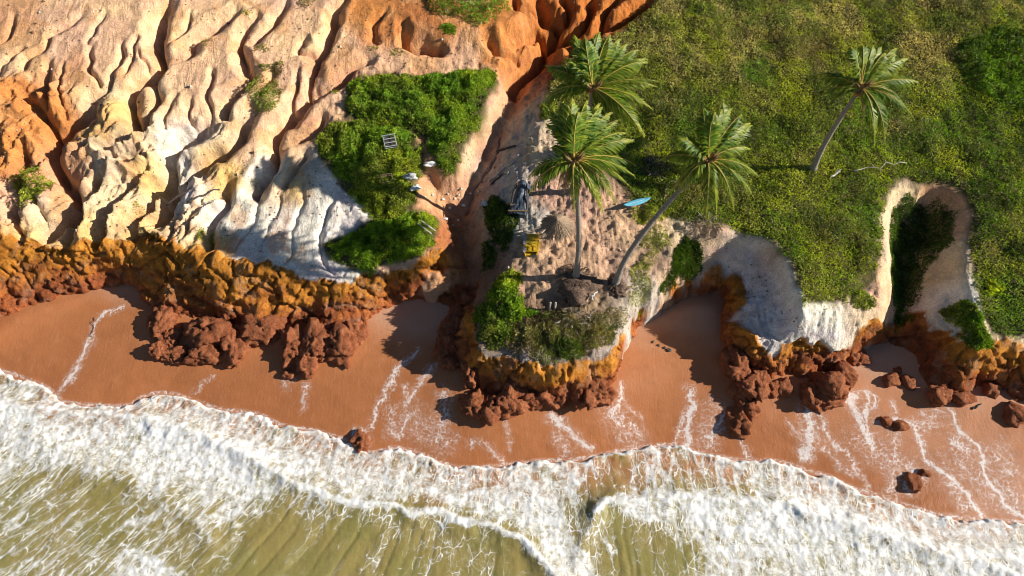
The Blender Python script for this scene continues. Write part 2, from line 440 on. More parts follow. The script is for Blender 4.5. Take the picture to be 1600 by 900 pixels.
# gullies: (depth, half-width, points)
GUL = [
    (1.3, .75, [(262, -5), (248, 25), (240, 55), (248, 80), (240, 100), (225, 115), (205, 128), (195, 145), (200, 165), (204, 186), (215, 196)]),
    (.7, .5, [(365, 18), (335, 40), (305, 60), (300, 80), (270, 95), (250, 115), (240, 125), (246, 150), (236, 170), (222, 190)]),
    (.9, .5, [(402, 28), (375, 55), (370, 80), (385, 105), (395, 120), (358, 150), (350, 175)]),
    (.5, .4, [(328, 175), (328, 145), (335, 110)]), (.5, .45, [(130, 22), (105, 40), (80, 55), (70, 75), (45, 95), (40, 110)]),
    (.4, .4, [(-20, 125), (15, 95), (30, 80)]), (.5, .35, [(145, 68), (140, 100), (150, 125)]), (.5, .35, [(190, 70), (178, 105), (165, 125)]),
    (1.5, .9, [(160, 135), (135, 162), (105, 188), (78, 212), (76, 235), (88, 262), (112, 296), (100, 330), (70, 360)]),
    (.9, .6, [(35, 142), (55, 170), (70, 192), (76, 210)]), (.6, .4, [(75, 95), (72, 130), (68, 165)]), (.5, .3, [(100, 100), (95, 140), (98, 170)]),
    (1.9, 1.1, [(325, 185), (292, 205), (268, 230), (258, 262), (262, 300), (250, 330)]),
    (1.3, .7, [(398, 168), (375, 195), (362, 217), (330, 242), (295, 272), (270, 292)]),
    (1.2, .65, [(568, 98), (540, 118), (520, 130), (490, 146), (460, 166), (446, 190), (436, 204), (426, 236), (415, 272), (400, 300)]),
    (1.0, .55, [(537, -5), (522, 15), (518, 40), (510, 70), (496, 90), (490, 108), (475, 145)]),
    (.7, .45, [(465, 108), (460, 130), (450, 165), (446, 185)]), (.6, .5, [(452, -5), (440, 25), (425, 40), (402, 58), (390, 66)]),
    (.6, .5, [(430, 234), (468, 216), (492, 204), (500, 190)]), (.6, .5, [(440, 300), (462, 262), (478, 240)]),
    (.18, .35, [(482, 262), (474, 310), (460, 360), (448, 412)]), (.15, .35, [(440, 285), (432, 330), (405, 395)]), (.25, .4, [(528, 300), (500, 350), (505, 400), (520, 430)]),
    (.15, .3, [(405, 300), (395, 350), (370, 395)]), (.8, .5, [(350, 290), (345, 320), (330, 350), (322, 388)]),
    (.8, .5, [(28, 225), (34, 270), (22, 330), (30, 370)]), (1.0, .6, [(158, 250), (142, 300), (112, 335), (95, 372)]), (.9, .55, [(214, 250), (198, 290), (160, 335), (150, 372)]),
    (1.0, .6, [(245, 285), (222, 320), (208, 360)]), (.6, .4, [(180, 235), (172, 262), (150, 285)]), (.6, .35, [(232, 228), (222, 255), (200, 285)]),
    (.5, .35, [(50, 300), (65, 330), (60, 372)]), (.5, .3, [(290, 320), (270, 350), (268, 372)]),
    (1.6, .7, [(800, 62), (832, 42), (850, 62), (846, 90), (815, 112), (800, 140)]), (1.4, .6, [(845, -10), (850, 28), (870, 46), (866, 72)]),
    (1.4, .55, [(930, -10), (922, 24), (904, 45), (878, 66)]), (1.5, .6, [(1015, -5), (1002, 14), (962, 34), (936, 50), (896, 74)]),
    (1.1, .5, [(885, -10), (888, 12), (880, 36)]), (.9, .45, [(800, -10), (812, 14), (838, 20)]), (1.0, .5, [(968, -10), (950, 14), (944, 40)]),
    (.8, .5, [(630, 40), (632, 60), (645, 72), (690, 78)]), (.4, .4, [(600, 20), (580, 40), (585, 66)]), (.7, .5, [(760, 58), (775, 80), (800, 90)]),
    (.4, .35, [(430, 100), (425, 130), (405, 150)]), (.5, .4, [(480, 60), (470, 80), (492, 92)]),
    (.35, .3, [(300, 20), (285, 50), (265, 70)]), (.3, .3, [(170, 20), (150, 40), (140, 66)]), (.35, .3, [(215, 75), (222, 100), (228, 112)]),
    (.4, .3, [(185, 118), (205, 92), (212, 60)]), (.4, .35, [(20, 20), (10, 50), (-20, 80)]), (.5, .4, [(275, 150), (262, 180), (255, 200)]), (.45, .35, [(300, 150), (290, 175), (300, 195)]),
    (.25, .2, [(786, 200), (768, 250), (742, 300), (730, 340)]), (.25, .2, [(640, 432), (690, 420), (722, 416)]),
]

# ------------------------------------------------------------------ vegetation outlines (needed for the soil under it too)
FIELD = [(1024, -120), (1016, 0), (985, 36), (950, 62), (912, 78), (886, 96), (868, 112), (852, 150), (850, 182), (905, 205), (930, 250), (962, 288), (985, 318), (1040, 340),
         (1085, 352), (1150, 362), (1195, 376), (1228, 408), (1243, 446), (1254, 486), (1310, 482), (1350, 455), (1376, 410), (1380, 340),
         (1392, 302), (1420, 288), (1462, 288), (1498, 302), (1516, 335), (1515, 372), (1508, 402), (1519, 440), (1526, 484), (1540, 520),
         (1570, 528), (1620, 530), (1800, 545), (2100, 540), (2100, -120)]
THICK = [
    [(545, 128), (600, 112), (640, 120), (700, 112), (760, 108), (778, 124), (760, 160), (752, 200), (730, 235), (714, 276), (690, 285), (672, 255), (655, 220), (610, 205), (560, 195), (536, 180), (540, 150)],
    [(492, 212), (530, 186), (580, 186), (640, 205), (662, 240), (664, 270), (650, 292), (658, 322), (640, 348), (600, 358), (575, 342), (545, 305), (515, 270), (497, 240)],
    [(503, 385), (545, 365), (575, 345), (620, 335), (668, 330), (690, 350), (690, 378), (660, 400), (615, 418), (575, 432), (540, 425), (512, 405)],
]
FIELD_P = poly_on(FIELD); THICK_P = [poly_on(t) for t in THICK]
F_IN = inside(CX, CY, FIELD_P); SD_FIELD = np.where(F_IN, 1, -1) * seg_dist(CX, CY, np.vstack([FIELD_P, FIELD_P[:1]]))
SD_THICK = np.full(CX.shape, -99.0)
for q in THICK_P:
    SD_THICK = np.maximum(SD_THICK, np.where(inside(CX, CY, q), 1, -1) * seg_dist(CX, CY, np.vstack([q, q[:1]])))

# ------------------------------------------------------------------ terrain
def axis(lo, hi, step, far_lo, far_hi):
    a = list(np.arange(lo, hi + 1e-6, step)); s = step
    while a[-1] < far_hi: s *= 1.15; a.append(a[-1] + s)
    s = step
    while a[0] > far_lo: s *= 1.15; a.insert(0, a[0] - s)
    return np.array(a)


TXs = axis(-44, 44, 0.092, -74, 74); TYs = axis(-11.5, 27, 0.08, -13, 58)
TX, TY = np.meshgrid(TXs, TYs)
wx = TX + 0.9 * (fbm(TX / 1.7, TY / 1.7, 3, 3) - .5); wy = TY + 0.9 * (fbm(TX / 1.7 + 31, TY / 1.7, 3, 4) - .5)
sdl = bil(SD_LIP, TX, TY); sdf = bil(SD_FOOT, TX, TY); sdv = bil(SD_FIELD, wx, wy); sdt = bil(SD_THICK, wx, wy)
TZ = bil(LAND0, TX, TY)
band = sstep(0.35, -0.1, sdl + 1.5 * (fbm(TX / 1.4, TY / 1.4, 4, 8, .6) - .5)) * sstep(-0.3, 0.3, sdf)      # the cliff face itself
BADL = poly_on([(-420, -120), (700, -120), (830, 0), (840, 60), (790, 100), (540, 112), (490, 215), (540, 310), (505, 380), (520, 440), (400, 420), (250, 372), (0, 380), (-420, 440)])
bad = sstep(-0.8, 1.2, np.where(inside(TX, TY, BADL), 1, -1) * bil(seg_dist(CX, CY, np.vstack([BADL, BADL[:1]])), TX, TY)) * (1 - sstep(-.3, .6, sdt))
HEAD = poly_on([(780, -60), (1030, -60), (1015, 10), (960, 50), (900, 85), (860, 110), (800, 100)])
head = sstep(-0.6, 0.8, np.where(inside(TX, TY, HEAD), 1, -1) * bil(seg_dist(CX, CY, np.vstack([HEAD, HEAD[:1]])), TX, TY))
# rounded ridges running downslope
sx = (wx * 0.80 - wy * 0.60); sy = (wx * 0.60 + wy * 0.80)
tw = 2.6 * (fbm(TX / 6, TY / 6, 2, 19) - .5)
n1 = np.sqrt(np.abs(vn2(sx / 2.3 + tw, sy / 5.0 + tw, 21) - .5) * 2 + .004)
n2 = np.sqrt(np.abs(vn2(sx / 0.9 + 7 + tw, sy / 2.4 - tw, 22) - .5) * 2 + .004)
amp = sstep(.42, .62, fbm(TX / 5.0, TY / 5.0, 2, 23))
ROUGH = poly_on([(-420, 130), (0, 130), (60, 118), (130, 140), (175, 165), (215, 195), (262, 190), (300, 175), (352, 180), (350, 200), (300, 230), (330, 270), (360, 290), (330, 330), (300, 385), (200, 380), (0, 380), (-420, 400)])
low = sstep(-.8, 1.0, np.where(inside(wx, wy, ROUGH), 1, -1) * bil(seg_dist(CX, CY, np.vstack([ROUGH, ROUGH[:1]])), wx, wy)) * bad   # fluted, broken lower slope
n3 = np.sqrt(np.abs(vn2(sx / 0.42 + 3 * tw, sy / 1.3 + tw, 24) - .5) * 2 + .004)
TZ += bad * ((.03 + .07 * amp + .18 * low) * (n1 - .6) + (.01 + .03 * amp + .20 * low * (.4 + amp)) * (n2 - .6) + (.05 + .20 * low) * (n3 - .6)) + head * 0.6 * (n1 - .6)
rm = 0
for k_, (sc_, am_) in enumerate(((1.7, .95), (.85, .5), (.42, .26), (.21, .12))):
    rm = rm + am_ * ((1 - np.abs(vn2(sx / (sc_ * .8) + 3 * k_ + tw, sy / (sc_ * 1.5) - tw, 26 + k_) * 2 - 1)) ** 1.6 - .45)
TZ += low * rm * .85
for dep, w, pts in GUL:
    P = poly_on(pts); P = curve(P, 5)
    r = w * 3.6
    m = (TX > P[:, 0].min() - r - 1) & (TX < P[:, 0].max() + r + 1) & (TY > P[:, 1].min() - r - 1) & (TY < P[:, 1].max() + r + 1)
    x, y = wx[m], wy[m]
    d = seg_dist(x, y, P)
    L = np.linalg.norm(P - P[0], axis=1).max()
    taper = sstep(0, 0.25 * L, np.hypot(x - P[0, 0], y - P[0, 1])) * .75 + .25
    dep *= 1.15 if dep < .65 else 1.5; w *= .52 if w < .5 else .7
    TZ[m] -= taper * dep * (0.5 * np.exp(-(d / (w * 1.5)) ** 1.3) + 0.5 * np.exp(-(d / (w * .6)) ** 2.5)) - 0.12 * dep * np.exp(-((d - 2.3 * w) / w) ** 2)
# sandy terrace and headland lumps, scarp roughness
terr = (1 - bad) * (1 - sstep(-.4, .4, sdv)) * sstep(0, .5, sdl)
TZ += terr * (0.46 * (fbm(TX / 0.9, TY / 0.9, 4, 31, .55) - .5) + .20 * (np.abs(vn2(TX / .34, TY / .34, 33) - .5)))
TZ += 0.5 * sstep(-.5, 2, sdv) * (fbm(TX / 2.2, TY / 2.2, 3, 36) - .5)
TZ += 0.05 * (fbm(TX / .35, TY / .35, 2, 37) - .5)
TZ = np.where(sdf < 0, TZ - 1.2 * np.clip(-sdf, 0, 1.2), TZ)
gy_, gx_ = np.gradient(bil(blur(LAND0, 3), TX, TY)); gx_ /= np.gradient(TXs)[None, :]; gy_ /= np.gradient(TYs)[:, None]
nl = np.sqrt(gx_ ** 2 + gy_ ** 2 + 1)
DX = TX.copy(); DY = TY.copy(); DZ = TZ.copy()
m = band > 0.01
x, y, z = TX[m], TY[m], TZ[m]
q = 0.9 * (fbm3(x / 1.4, y / 1.4, z / 1.4, 3, 41) - .5)
f1, f2 = worley3(x / 2.1 + q, y / 2.1 + q, z / 2.4 - q, 1)
g1, g2 = worley3(x / .42 + q, y / .42 + q, z / .5, 2)
but = 1 - np.abs(vn2(x / 2.1 + q, y / 2.1 + .12 * z, 43) * 2 - 1)
pit = fbm3(x / .34, y / .34, z / .42, 3, 46)
fb = fbm3(x / 1.7, y / 1.7, z / 1.5, 6, 45, .60)
rd = 1 - np.abs(fbm3(x / 1.1, y / 1.1, z / 1.0, 5, 47, .62) * 2 - 1)
disp = 1.1 * (vn2(x / 3.6, y / 3.6, 49) - .5) + .40 * (but - .55) - .30 * np.exp(-((f2 - f1) / .05) ** 2) + 1.25 * (fb - .5) + .42 * (rd - .8) - .10 * sstep(.54, .74, pit) + .12 * (.5 - g1) * sstep(2.6, 1.0, z)
zs = z * 1.5 + 2.2 * (fbm(x / 2.5, y / 2.5, 3, 50) - .5)
disp += .16 * (np.abs((zs % 1.0) - .5) * 2 - .5) * (.4 + fbm3(x / 1.1, y / 1.1, z, 2, 44))
disp *= band[m] * 0.95
DX[m] += -gx_[m] / nl[m] * disp; DY[m] += -gy_[m] / nl[m] * disp; DZ[m] += disp / nl[m] * .8
crev = np.zeros(TX.shape); crev[m] = np.exp(-((f2 - f1) / .12) ** 2)
cell = np.zeros(TX.shape); cell[m] = fbm3(x / 1.6, y / 1.6, z / .8, 3, 48)

# soils: patches of earth colour
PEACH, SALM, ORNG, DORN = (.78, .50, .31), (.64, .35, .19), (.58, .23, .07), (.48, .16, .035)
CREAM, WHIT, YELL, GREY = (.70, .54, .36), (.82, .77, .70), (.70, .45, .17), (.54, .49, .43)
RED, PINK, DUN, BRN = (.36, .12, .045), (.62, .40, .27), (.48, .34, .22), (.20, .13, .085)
SOIL = [(20, 20, SALM), (100, 30, PEACH), (200, 40, PEACH), (60, 80, PEACH), (180, 100, PEACH), (300, 60, PEACH), (340, 110, PEACH), (400, 80, PEACH), (460, 50, PEACH),
        (30, 170, ORNG), (90, 160, ORNG), (60, 220, ORNG), (20, 215, ORNG), (120, 130, SALM), (75, 245, SALM), (100, 290, SALM), (170, 180, YELL), (150, 150, CREAM), (200, 210, CREAM), (240, 165, CREAM),
        (280, 160, PEACH), (330, 160, PEACH), (300, 210, WHIT), (330, 240, YELL), (350, 200, CREAM), (380, 230, PEACH), (340, 275, YELL), (420, 190, PEACH), (440, 150, PEACH),
        (470, 200, SALM), (450, 235, PEACH), (120, 330, CREAM), (60, 340, CREAM), (20, 330, PEACH), (180, 330, CREAM), (240, 320, CREAM), (170, 270, CREAM), (210, 350, YELL), (130, 365, YELL), (30, 370, YELL),
        (290, 300, WHIT), (300, 350, CREAM), (340, 340, WHIT), (400, 330, WHIT), (400, 380, WHIT), (450, 350, WHIT), (500, 350, WHIT), (470, 400, WHIT), (530, 340, WHIT), (540, 375, WHIT), (510, 420, WHIT),
        (420, 270, WHIT), (460, 290, YELL), (480, 260, GREY), (510, 290, WHIT), (560, 345, WHIT), (420, 305, CREAM), (240, 260, YELL), (270, 240, WHIT), (330, 385, YELL),
        (560, 30, ORNG), (600, 60, ORNG), (640, 30, ORNG), (530, 60, PEACH), (500, 30, PEACH), (530, 100, SALM), (600, 95, PEACH), (660, 85, SALM), (720, 90, PEACH), (700, 62, ORNG), (780, 60, ORNG), (780, 90, ORNG),
        (820, 20, ORNG), (860, 20, DORN), (900, 30, DORN), (950, 10, DORN), (1000, 5, DORN), (860, 70, DORN), (830, 90, ORNG), (800, 110, ORNG), (840, 120, RED), (500, 160, PEACH),
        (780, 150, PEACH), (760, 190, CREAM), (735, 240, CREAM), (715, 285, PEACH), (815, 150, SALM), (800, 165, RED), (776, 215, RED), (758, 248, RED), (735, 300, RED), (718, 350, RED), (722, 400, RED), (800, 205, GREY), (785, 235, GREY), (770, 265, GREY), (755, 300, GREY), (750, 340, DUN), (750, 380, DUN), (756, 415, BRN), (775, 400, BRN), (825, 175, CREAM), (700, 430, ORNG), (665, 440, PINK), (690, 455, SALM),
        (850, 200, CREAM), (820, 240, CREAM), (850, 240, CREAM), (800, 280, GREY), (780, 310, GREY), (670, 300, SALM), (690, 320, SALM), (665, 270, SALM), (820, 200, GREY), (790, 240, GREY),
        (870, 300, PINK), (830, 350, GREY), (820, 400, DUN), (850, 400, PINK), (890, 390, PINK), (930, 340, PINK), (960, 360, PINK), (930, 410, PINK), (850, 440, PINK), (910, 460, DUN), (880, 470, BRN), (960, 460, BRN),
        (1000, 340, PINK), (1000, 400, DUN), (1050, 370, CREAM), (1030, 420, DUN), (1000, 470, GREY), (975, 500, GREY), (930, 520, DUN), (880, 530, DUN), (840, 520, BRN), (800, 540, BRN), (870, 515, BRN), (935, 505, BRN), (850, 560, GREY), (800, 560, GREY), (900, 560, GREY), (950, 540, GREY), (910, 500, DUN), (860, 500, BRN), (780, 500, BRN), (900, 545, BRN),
        (1070, 410, BRN), (1060, 440, DUN), (1100, 400, CREAM), (1150, 395, WHIT), (1180, 430, WHIT), (1140, 420, WHIT), (1160, 480, WHIT), (1200, 470, WHIT), (1200, 520, WHIT), (1250, 520, WHIT), (1300, 520, WHIT), (1150, 530, GREY), (1130, 375, SALM), (1200, 400, PINK),
        (1340, 500, CREAM), (1380, 440, PEACH), (1385, 400, CREAM), (1390, 330, CREAM), (1410, 300, CREAM), (1470, 310, SALM), (1490, 350, PINK), (1440, 350, DUN), (1450, 440, CREAM), (1480, 420, CREAM), (1480, 470, WHIT), (1410, 440, DUN), (1400, 500, PINK),
        (1470, 520, GREY), (1520, 550, CREAM), (1580, 545, CREAM), (1650, 555, CREAM)]
num = np.zeros(TX.shape + (3,), np.float32); den = np.full(TX.shape, 1e-9, np.float32)
wxs = (wx + .5 * (fbm(TX / .6, TY / .6, 3, 51) - .5)).astype(np.float32); wys = (wy + .5 * (fbm(TX / .6 + 9, TY / .6, 3, 52) - .5)).astype(np.float32)
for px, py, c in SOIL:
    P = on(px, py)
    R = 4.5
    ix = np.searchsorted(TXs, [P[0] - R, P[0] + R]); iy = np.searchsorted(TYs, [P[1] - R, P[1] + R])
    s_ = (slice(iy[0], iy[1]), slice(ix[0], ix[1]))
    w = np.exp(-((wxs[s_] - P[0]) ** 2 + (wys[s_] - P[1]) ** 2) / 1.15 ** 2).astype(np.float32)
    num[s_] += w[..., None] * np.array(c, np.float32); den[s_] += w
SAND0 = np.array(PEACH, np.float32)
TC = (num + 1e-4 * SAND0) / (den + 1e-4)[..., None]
# orange and yellow stain bands following the beds, fine mottling
st = fbm(TX / 3.0 + TZ * .3, TZ * 1.6, 4, 55)
TC *= (1 + .30 * (st - .5))[..., None] * np.stack([np.ones_like(st), 1 + .12 * (st - .5), 1 - .2 * (st - .5)], -1)
rust = sstep(.55, .72, fbm(wx / 1.6, wy / 1.6, 4, 57)) * bad * .55
TC = TC * (1 - rust[..., None]) + rust[..., None] * np.array((.62, .32, .13))
# cliff strata: ochre above, red-brown below
zz = DZ - .35 + 2.6 * (cell - .5)
ochre = np.array((.76, .315, .045)); rust_c = np.array((.70, .25, .05)); redb = np.array((.50, .15, .055))
t1 = sstep(1.3, 2.3, zz)[..., None]; t2 = sstep(2.0, 3.1, zz)[..., None]
CL = redb * (1 - t1) + rust_c * t1; CL = CL * (1 - t2) + ochre * t2
CL = CL * (0.55 + .9 * cell)[..., None]
pale = sstep(.62, .75, fbm(wx / .7, TZ / .7 + wy, 4, 60)) * .35
CL = CL * (1 - pale[..., None]) + pale[..., None] * np.array((.62, .42, .28))
bw = sstep(.15, .6, band)[..., None]
TC = TC * (1 - bw) + CL * bw
# earth and litter under plants
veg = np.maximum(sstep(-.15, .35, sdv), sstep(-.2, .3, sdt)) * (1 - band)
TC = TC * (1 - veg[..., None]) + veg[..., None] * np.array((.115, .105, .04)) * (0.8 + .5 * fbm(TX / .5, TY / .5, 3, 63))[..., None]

FINE = DZ.copy()


def tz(X, Y):
    """height of the finished ground"""
    X = np.asarray(X, float); Y = np.asarray(Y, float)
    ix = np.clip(np.searchsorted(TXs, X) - 1, 0, len(TXs) - 2); iy = np.clip(np.searchsorted(TYs, Y) - 1, 0, len(TYs) - 2)
    fx = np.clip((X - TXs[ix]) / (TXs[ix + 1] - TXs[ix]), 0, 1); fy = np.clip((Y - TYs[iy]) / (TYs[iy + 1] - TYs[iy]), 0, 1)
    return (FINE[iy, ix] * (1 - fx) + FINE[iy, ix + 1] * fx) * (1 - fy) + (FINE[iy + 1, ix] * (1 - fx) + FINE[iy + 1, ix + 1] * fx) * fy


def bz(X, Y):
    return bil(BEACH, np.asarray(X, float), np.asarray(Y, float))


def ground(px, py):
    """point on the finished ground (land or beach) seen at a photograph pixel"""
    for z in np.linspace(16, -0.5, 330):
        P = at(px, py, z)
        g = max(float(tz(P[0], P[1])), float(bz(P[0], P[1])))
        if g >= z: return np.array([P[0], P[1], g])
    return P


ny, nx = TX.shape
ii = np.arange(ny * nx).reshape(ny, nx)
Fq = np.stack([ii[:-1, :-1], ii[:-1, 1:], ii[1:, 1:], ii[1:, :-1]], -1).reshape(-1, 4)
keep = (sdf > -0.9).ravel()
Fq = Fq[keep[Fq].all(1)]
used = np.zeros(ny * nx, bool); used[Fq.ravel()] = True
remap = np.cumsum(used) - 1
V = np.stack([DX, DY, DZ], -1).reshape(-1, 3)[used]
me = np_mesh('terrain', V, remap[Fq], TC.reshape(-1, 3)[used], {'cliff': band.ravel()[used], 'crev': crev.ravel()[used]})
t = NT('eroded_earth'); p = t.pos()
c = t.attr('col').outputs['Color']
nA = t.noise(p, 1.3, 6, .62); nB = t.noise(p, 9.0, 5, .65); nC = t.noise(p, 30.0, 3, .6)
c = t.mix(1.0, c, t.mix(t.ramp(nA, .3, .7), (.80, .78, .76, 1), (1.12, 1.1, 1.08, 1)), 'MULTIPLY')
c = t.mix(1.0, c, t.mix(t.ramp(nB, .3, .7), (.82, .80, .78, 1), (1.12, 1.12, 1.12, 1)), 'MULTIPLY')
peb = t.ramp(nC, .66, .74)
c = t.mix(t.math('MULTIPLY', peb, .35), c, (.20, .13, .09, 1))
c = t.mix(t.math('MULTIPLY', t.attr('cliff').outputs['Fac'], t.ramp(t.noise(p, 1.1, 6, .6, .5), .52, .68, 0, .5)), c, (.24, .08, .03, 1))
t.l(c, t.b.inputs['Base Color'])
t.b.inputs['Roughness'].default_value = .92
t.b.inputs['Specular IOR Level'].default_value = .15
mr = t.n('Mapping'); t.l(p, mr.inputs[0]); mr.inputs['Rotation'].default_value = (0, 0, math.radians(37)); mr.inputs['Scale'].default_value = (1.7, .5, .8)
nR1 = t.math('ABSOLUTE', t.math('SUBTRACT', t.noise(mr.outputs[0], 1.0, 6, .62, .5), .5))
crk = t.ramp(nR1, 0.0, .035, 1, 0)
c = t.mix(t.math('MULTIPLY', crk, .14), c, (.42, .22, .12, 1)); t.l(c, t.b.inputs['Base Color'])
b0 = t.bump(t.ramp(nR1, 0.0, .16), .32, .11)
b1 = t.bump(t.math('ADD', t.math('MULTIPLY', nA, 1.0), t.math('MULTIPLY', nB, .45)), .6, .22, b0)
b2 = t.bump(nC, .5, .03, b1)
nR = t.noise(p, 3.2, 8, .72, .4)
b3 = t.bump(t.math('MULTIPLY', nR, t.attr('cliff').outputs['Fac']), 1.0, .55, b2)
t.l(b3, t.b.inputs['Normal'])
M_EARTH = t.m
terrain = obj('terrain', me, M_EARTH, kind='structure')

# ------------------------------------------------------------------ beach
BXs = axis(-40, 40, 0.10, -74, 74); BYs = axis(-20, 6, 0.10, -34, 10)
BX, BY = np.meshgrid(BXs, BYs)
BZ = bz(BX, BY)
bsh = bil(SD_SHORE, BX, BY); bft = bil(SD_FOOT, BX, BY)
BZ = BZ + .10 * (fbm(BX / 3, BY / 1.5, 3, 71) - .5) + .03 * (fbm(BX / .8 + BY * .5, BY / .5, 3, 72) - .5) * sstep(4, 0, bsh)
SW = [(.16, .95, [(546, 702), (551, 682), (566, 675), (577, 692)]), (.14, .85, [(1418, 765), (1420, 742), (1432, 736), (1446, 748)]),  # left-over foam on the sand: (half width m, strength, points)
    (.10, .85, [(196, 478), (152, 500), (143, 530), (126, 568), (98, 610)]), (.09, .8, [(655, 545), (622, 580), (600, 620), (578, 664)]),
    (.07, .7, [(632, 600), (637, 640), (622, 682)]), (.45, .55, [(690, 620), (694, 650), (684, 690)]), (.3, .5, [(612, 640), (615, 680)]),
    (.10, .7, [(700, 560), (660, 590), (640, 620)]), (.14, .85, [(858, 652), (880, 668), (900, 684), (922, 702)]), (.35, .5, [(872, 682), (885, 708)]),
    (.12, .8, [(972, 600), (964, 630), (948, 645)]), (.4, .55, [(955, 645), (972, 655)]), (.08, .6, [(950, 652), (985, 668), (1004, 690)]), (.06, .5, [(978, 628), (1000, 655)]),
    (.22, .95, [(1080, 610), (1076, 650), (1073, 700)]), (.05, .7, [(1066, 650), (1056, 694)]), (.12, .8, [(1136, 648), (1112, 678), (1104, 700)]), (.5, .55, [(1122, 665), (1108, 695)]), (.06, .7, [(1158, 684), (1166, 712)]),
    (.25, .85, [(1256, 636), (1263, 670), (1258, 712)]), (.08, .7, [(1272, 640), (1300, 690), (1338, 730), (1354, 766)]), (.07, .6, [(1232, 660), (1252, 690)]), (.4, .45, [(1262, 660), (1275, 690)]), (.08, .6, [(1284, 698), (1310, 725), (1332, 742)]),
    (.28, .85, [(1328, 618), (1340, 650), (1352, 684), (1362, 700)]), (.14, .8, [(1352, 616), (1352, 655), (1360, 690)]), (.08, .8, [(1340, 614), (1362, 618), (1366, 640)]), (.10, .6, [(1392, 625), (1402, 655)]),
    (.14, .9, [(1376, 660), (1400, 658), (1425, 664), (1440, 690), (1450, 722), (1480, 745), (1508, 775), (1530, 806)]), (.35, .5, [(1480, 750), (1500, 790)]), (.10, .7, [(1405, 745), (1420, 732), (1445, 738)]), (.3, .45, [(1395, 680), (1400, 720), (1390, 770)]),
    (.13, .95, [(1486, 640), (1500, 674), (1520, 690), (1534, 702), (1541, 742), (1562, 776), (1590, 802), (1602, 816)]), (.5, .6, [(1490, 690), (1512, 705)]), (.7, .42, [(1560, 710), (1570, 740)]), (.5, .45, [(1465, 650), (1440, 665)]), (.4, .45, [(1575, 770), (1590, 790)]),
    (.06, .6, [(735, 690), (765, 705), (790, 724)]), (.05, .55, [(480, 600), (472, 640)]), (.05, .5, [(790, 650), (800, 700)]), (.3, .4, [(455, 585), (450, 600)]), (.05, .45, [(330, 590), (300, 615)]),
    (.9, .36, [(640, 650), (690, 690)]), (.9, .34, [(1350, 690), (1420, 740)]), (1.0, .36, [(1500, 720), (1560, 770)]), (.8, .33, [(960, 650), (990, 690)]), (.7, .35, [(1120, 640), (1100, 690)]),
]
swash = np.zeros(BX.shape)
bwx = BX + .6 * (fbm(BX / .7, BY / .7, 3, 75) - .5); bwy = BY + .6 * (fbm(BX / .7 + 9, BY / .7, 3, 76) - .5)
for w, s, pts in SW:
    P = curve(poly_on(pts, BEACH), 5)
    m = (BX > P[:, 0].min() - 3) & (BX < P[:, 0].max() + 3) & (BY > P[:, 1].min() - 3) & (BY < P[:, 1].max() + 3)
    d = seg_dist(bwx[m], bwy[m], P)
    swash[m] = np.maximum(swash[m], np.maximum(s * np.exp(-(d / (w * 1.1)) ** 2), (.44 if s > .6 else .4) * np.exp(-(d / (w * 1.8 + .35)) ** 2)))
swash = np.maximum(swash, .5 * np.exp(-(bsh / .22) ** 2))
dry = sstep(6.0, 9.5, bsh + 1.5 * (fbm(BX / 1.5, BY / 1.5, 3, 79) - .5))
wet = sstep(7.0, 0.5, bsh + 2.0 * (fbm(BX / 3, BY / 3, 3, 78) - .5))
ny, nx = BX.shape
ii = np.arange(ny * nx).reshape(ny, nx)
Fq = np.stack([ii[:-1, :-1], ii[:-1, 1:], ii[1:, 1:], ii[1:, :-1]], -1).reshape(-1, 4)
kp = ((bft < 2.2) & (bsh > -3.5)) | (np.abs(BX) > 60)
Fq = Fq[kp.ravel()[Fq].all(1)]
me = np_mesh('beach', np.stack([BX, BY, BZ], -1).reshape(-1, 3), Fq, None, {'swash': swash.ravel(), 'wet': wet.ravel(), 'dry': dry.ravel()})
t = NT('wet_red_sand'); p = t.pos()
wet_ = t.attr('wet').outputs['Fac']; sw_ = t.attr('swash').outputs['Fac']
nA = t.noise(p, .55, 5, .6); nB = t.noise(p, 7.0, 5, .65); nC = t.noise(p, 60.0, 2, .6)
mp = t.n('Mapping'); t.l(p, mp.inputs[0]); mp.inputs['Scale'].default_value = (2.6, .55, 1); mp.inputs['Rotation'].default_value = (0, 0, .35)
nS = t.noise(mp.outputs[0], 2.2, 4, .6, .6)
c = t.mix(t.ramp(nA, .3, .7), (.41, .155, .056, 1), (.49, .195, .078, 1))
c = t.mix(t.math('MULTIPLY', t.attr('dry').outputs['Fac'], .7), c, (.56, .36, .25, 1))
c = t.mix(t.math('MULTIPLY', wet_, .55), c, (.385, .14, .052, 1))
c = t.mix(t.math('MULTIPLY', t.ramp(nS, .52, .75), .22), c, (.64, .31, .17, 1))
c = t.mix(t.math('MULTIPLY', t.ramp(nB, .5, .75), .20), c, (.38, .13, .05, 1))
# lacy foam
mpv = t.n('VectorMath', operation='ADD'); t.l(p, mpv.inputs[0])
wn_ = t.n('TexNoise'); t.l(p, wn_.inputs['Vector']); wn_.inputs['Scale'].default_value = 2.5; wn_.inputs['Detail'].default_value = 3
sc_ = t.n('VectorMath', operation='SCALE'); t.l(wn_.outputs['Color'], sc_.inputs[0]); sc_.inputs['Scale'].default_value = .55; t.l(sc_.outputs[0], mpv.inputs[1])
v1 = t.n('TexVoronoi', feature='DISTANCE_TO_EDGE'); t.l(mpv.outputs[0], v1.inputs['Vector']); v1.inputs['Scale'].default_value = 3.6
v2 = t.n('TexVoronoi', feature='DISTANCE_TO_EDGE'); t.l(mpv.outputs[0], v2.inputs['Vector']); v2.inputs['Scale'].default_value = 9.0
dd = t.math('ADD', sw_, t.math('MULTIPLY', t.math('SUBTRACT', t.noise(p, 3.0, 6, .7), .5), 1.1))
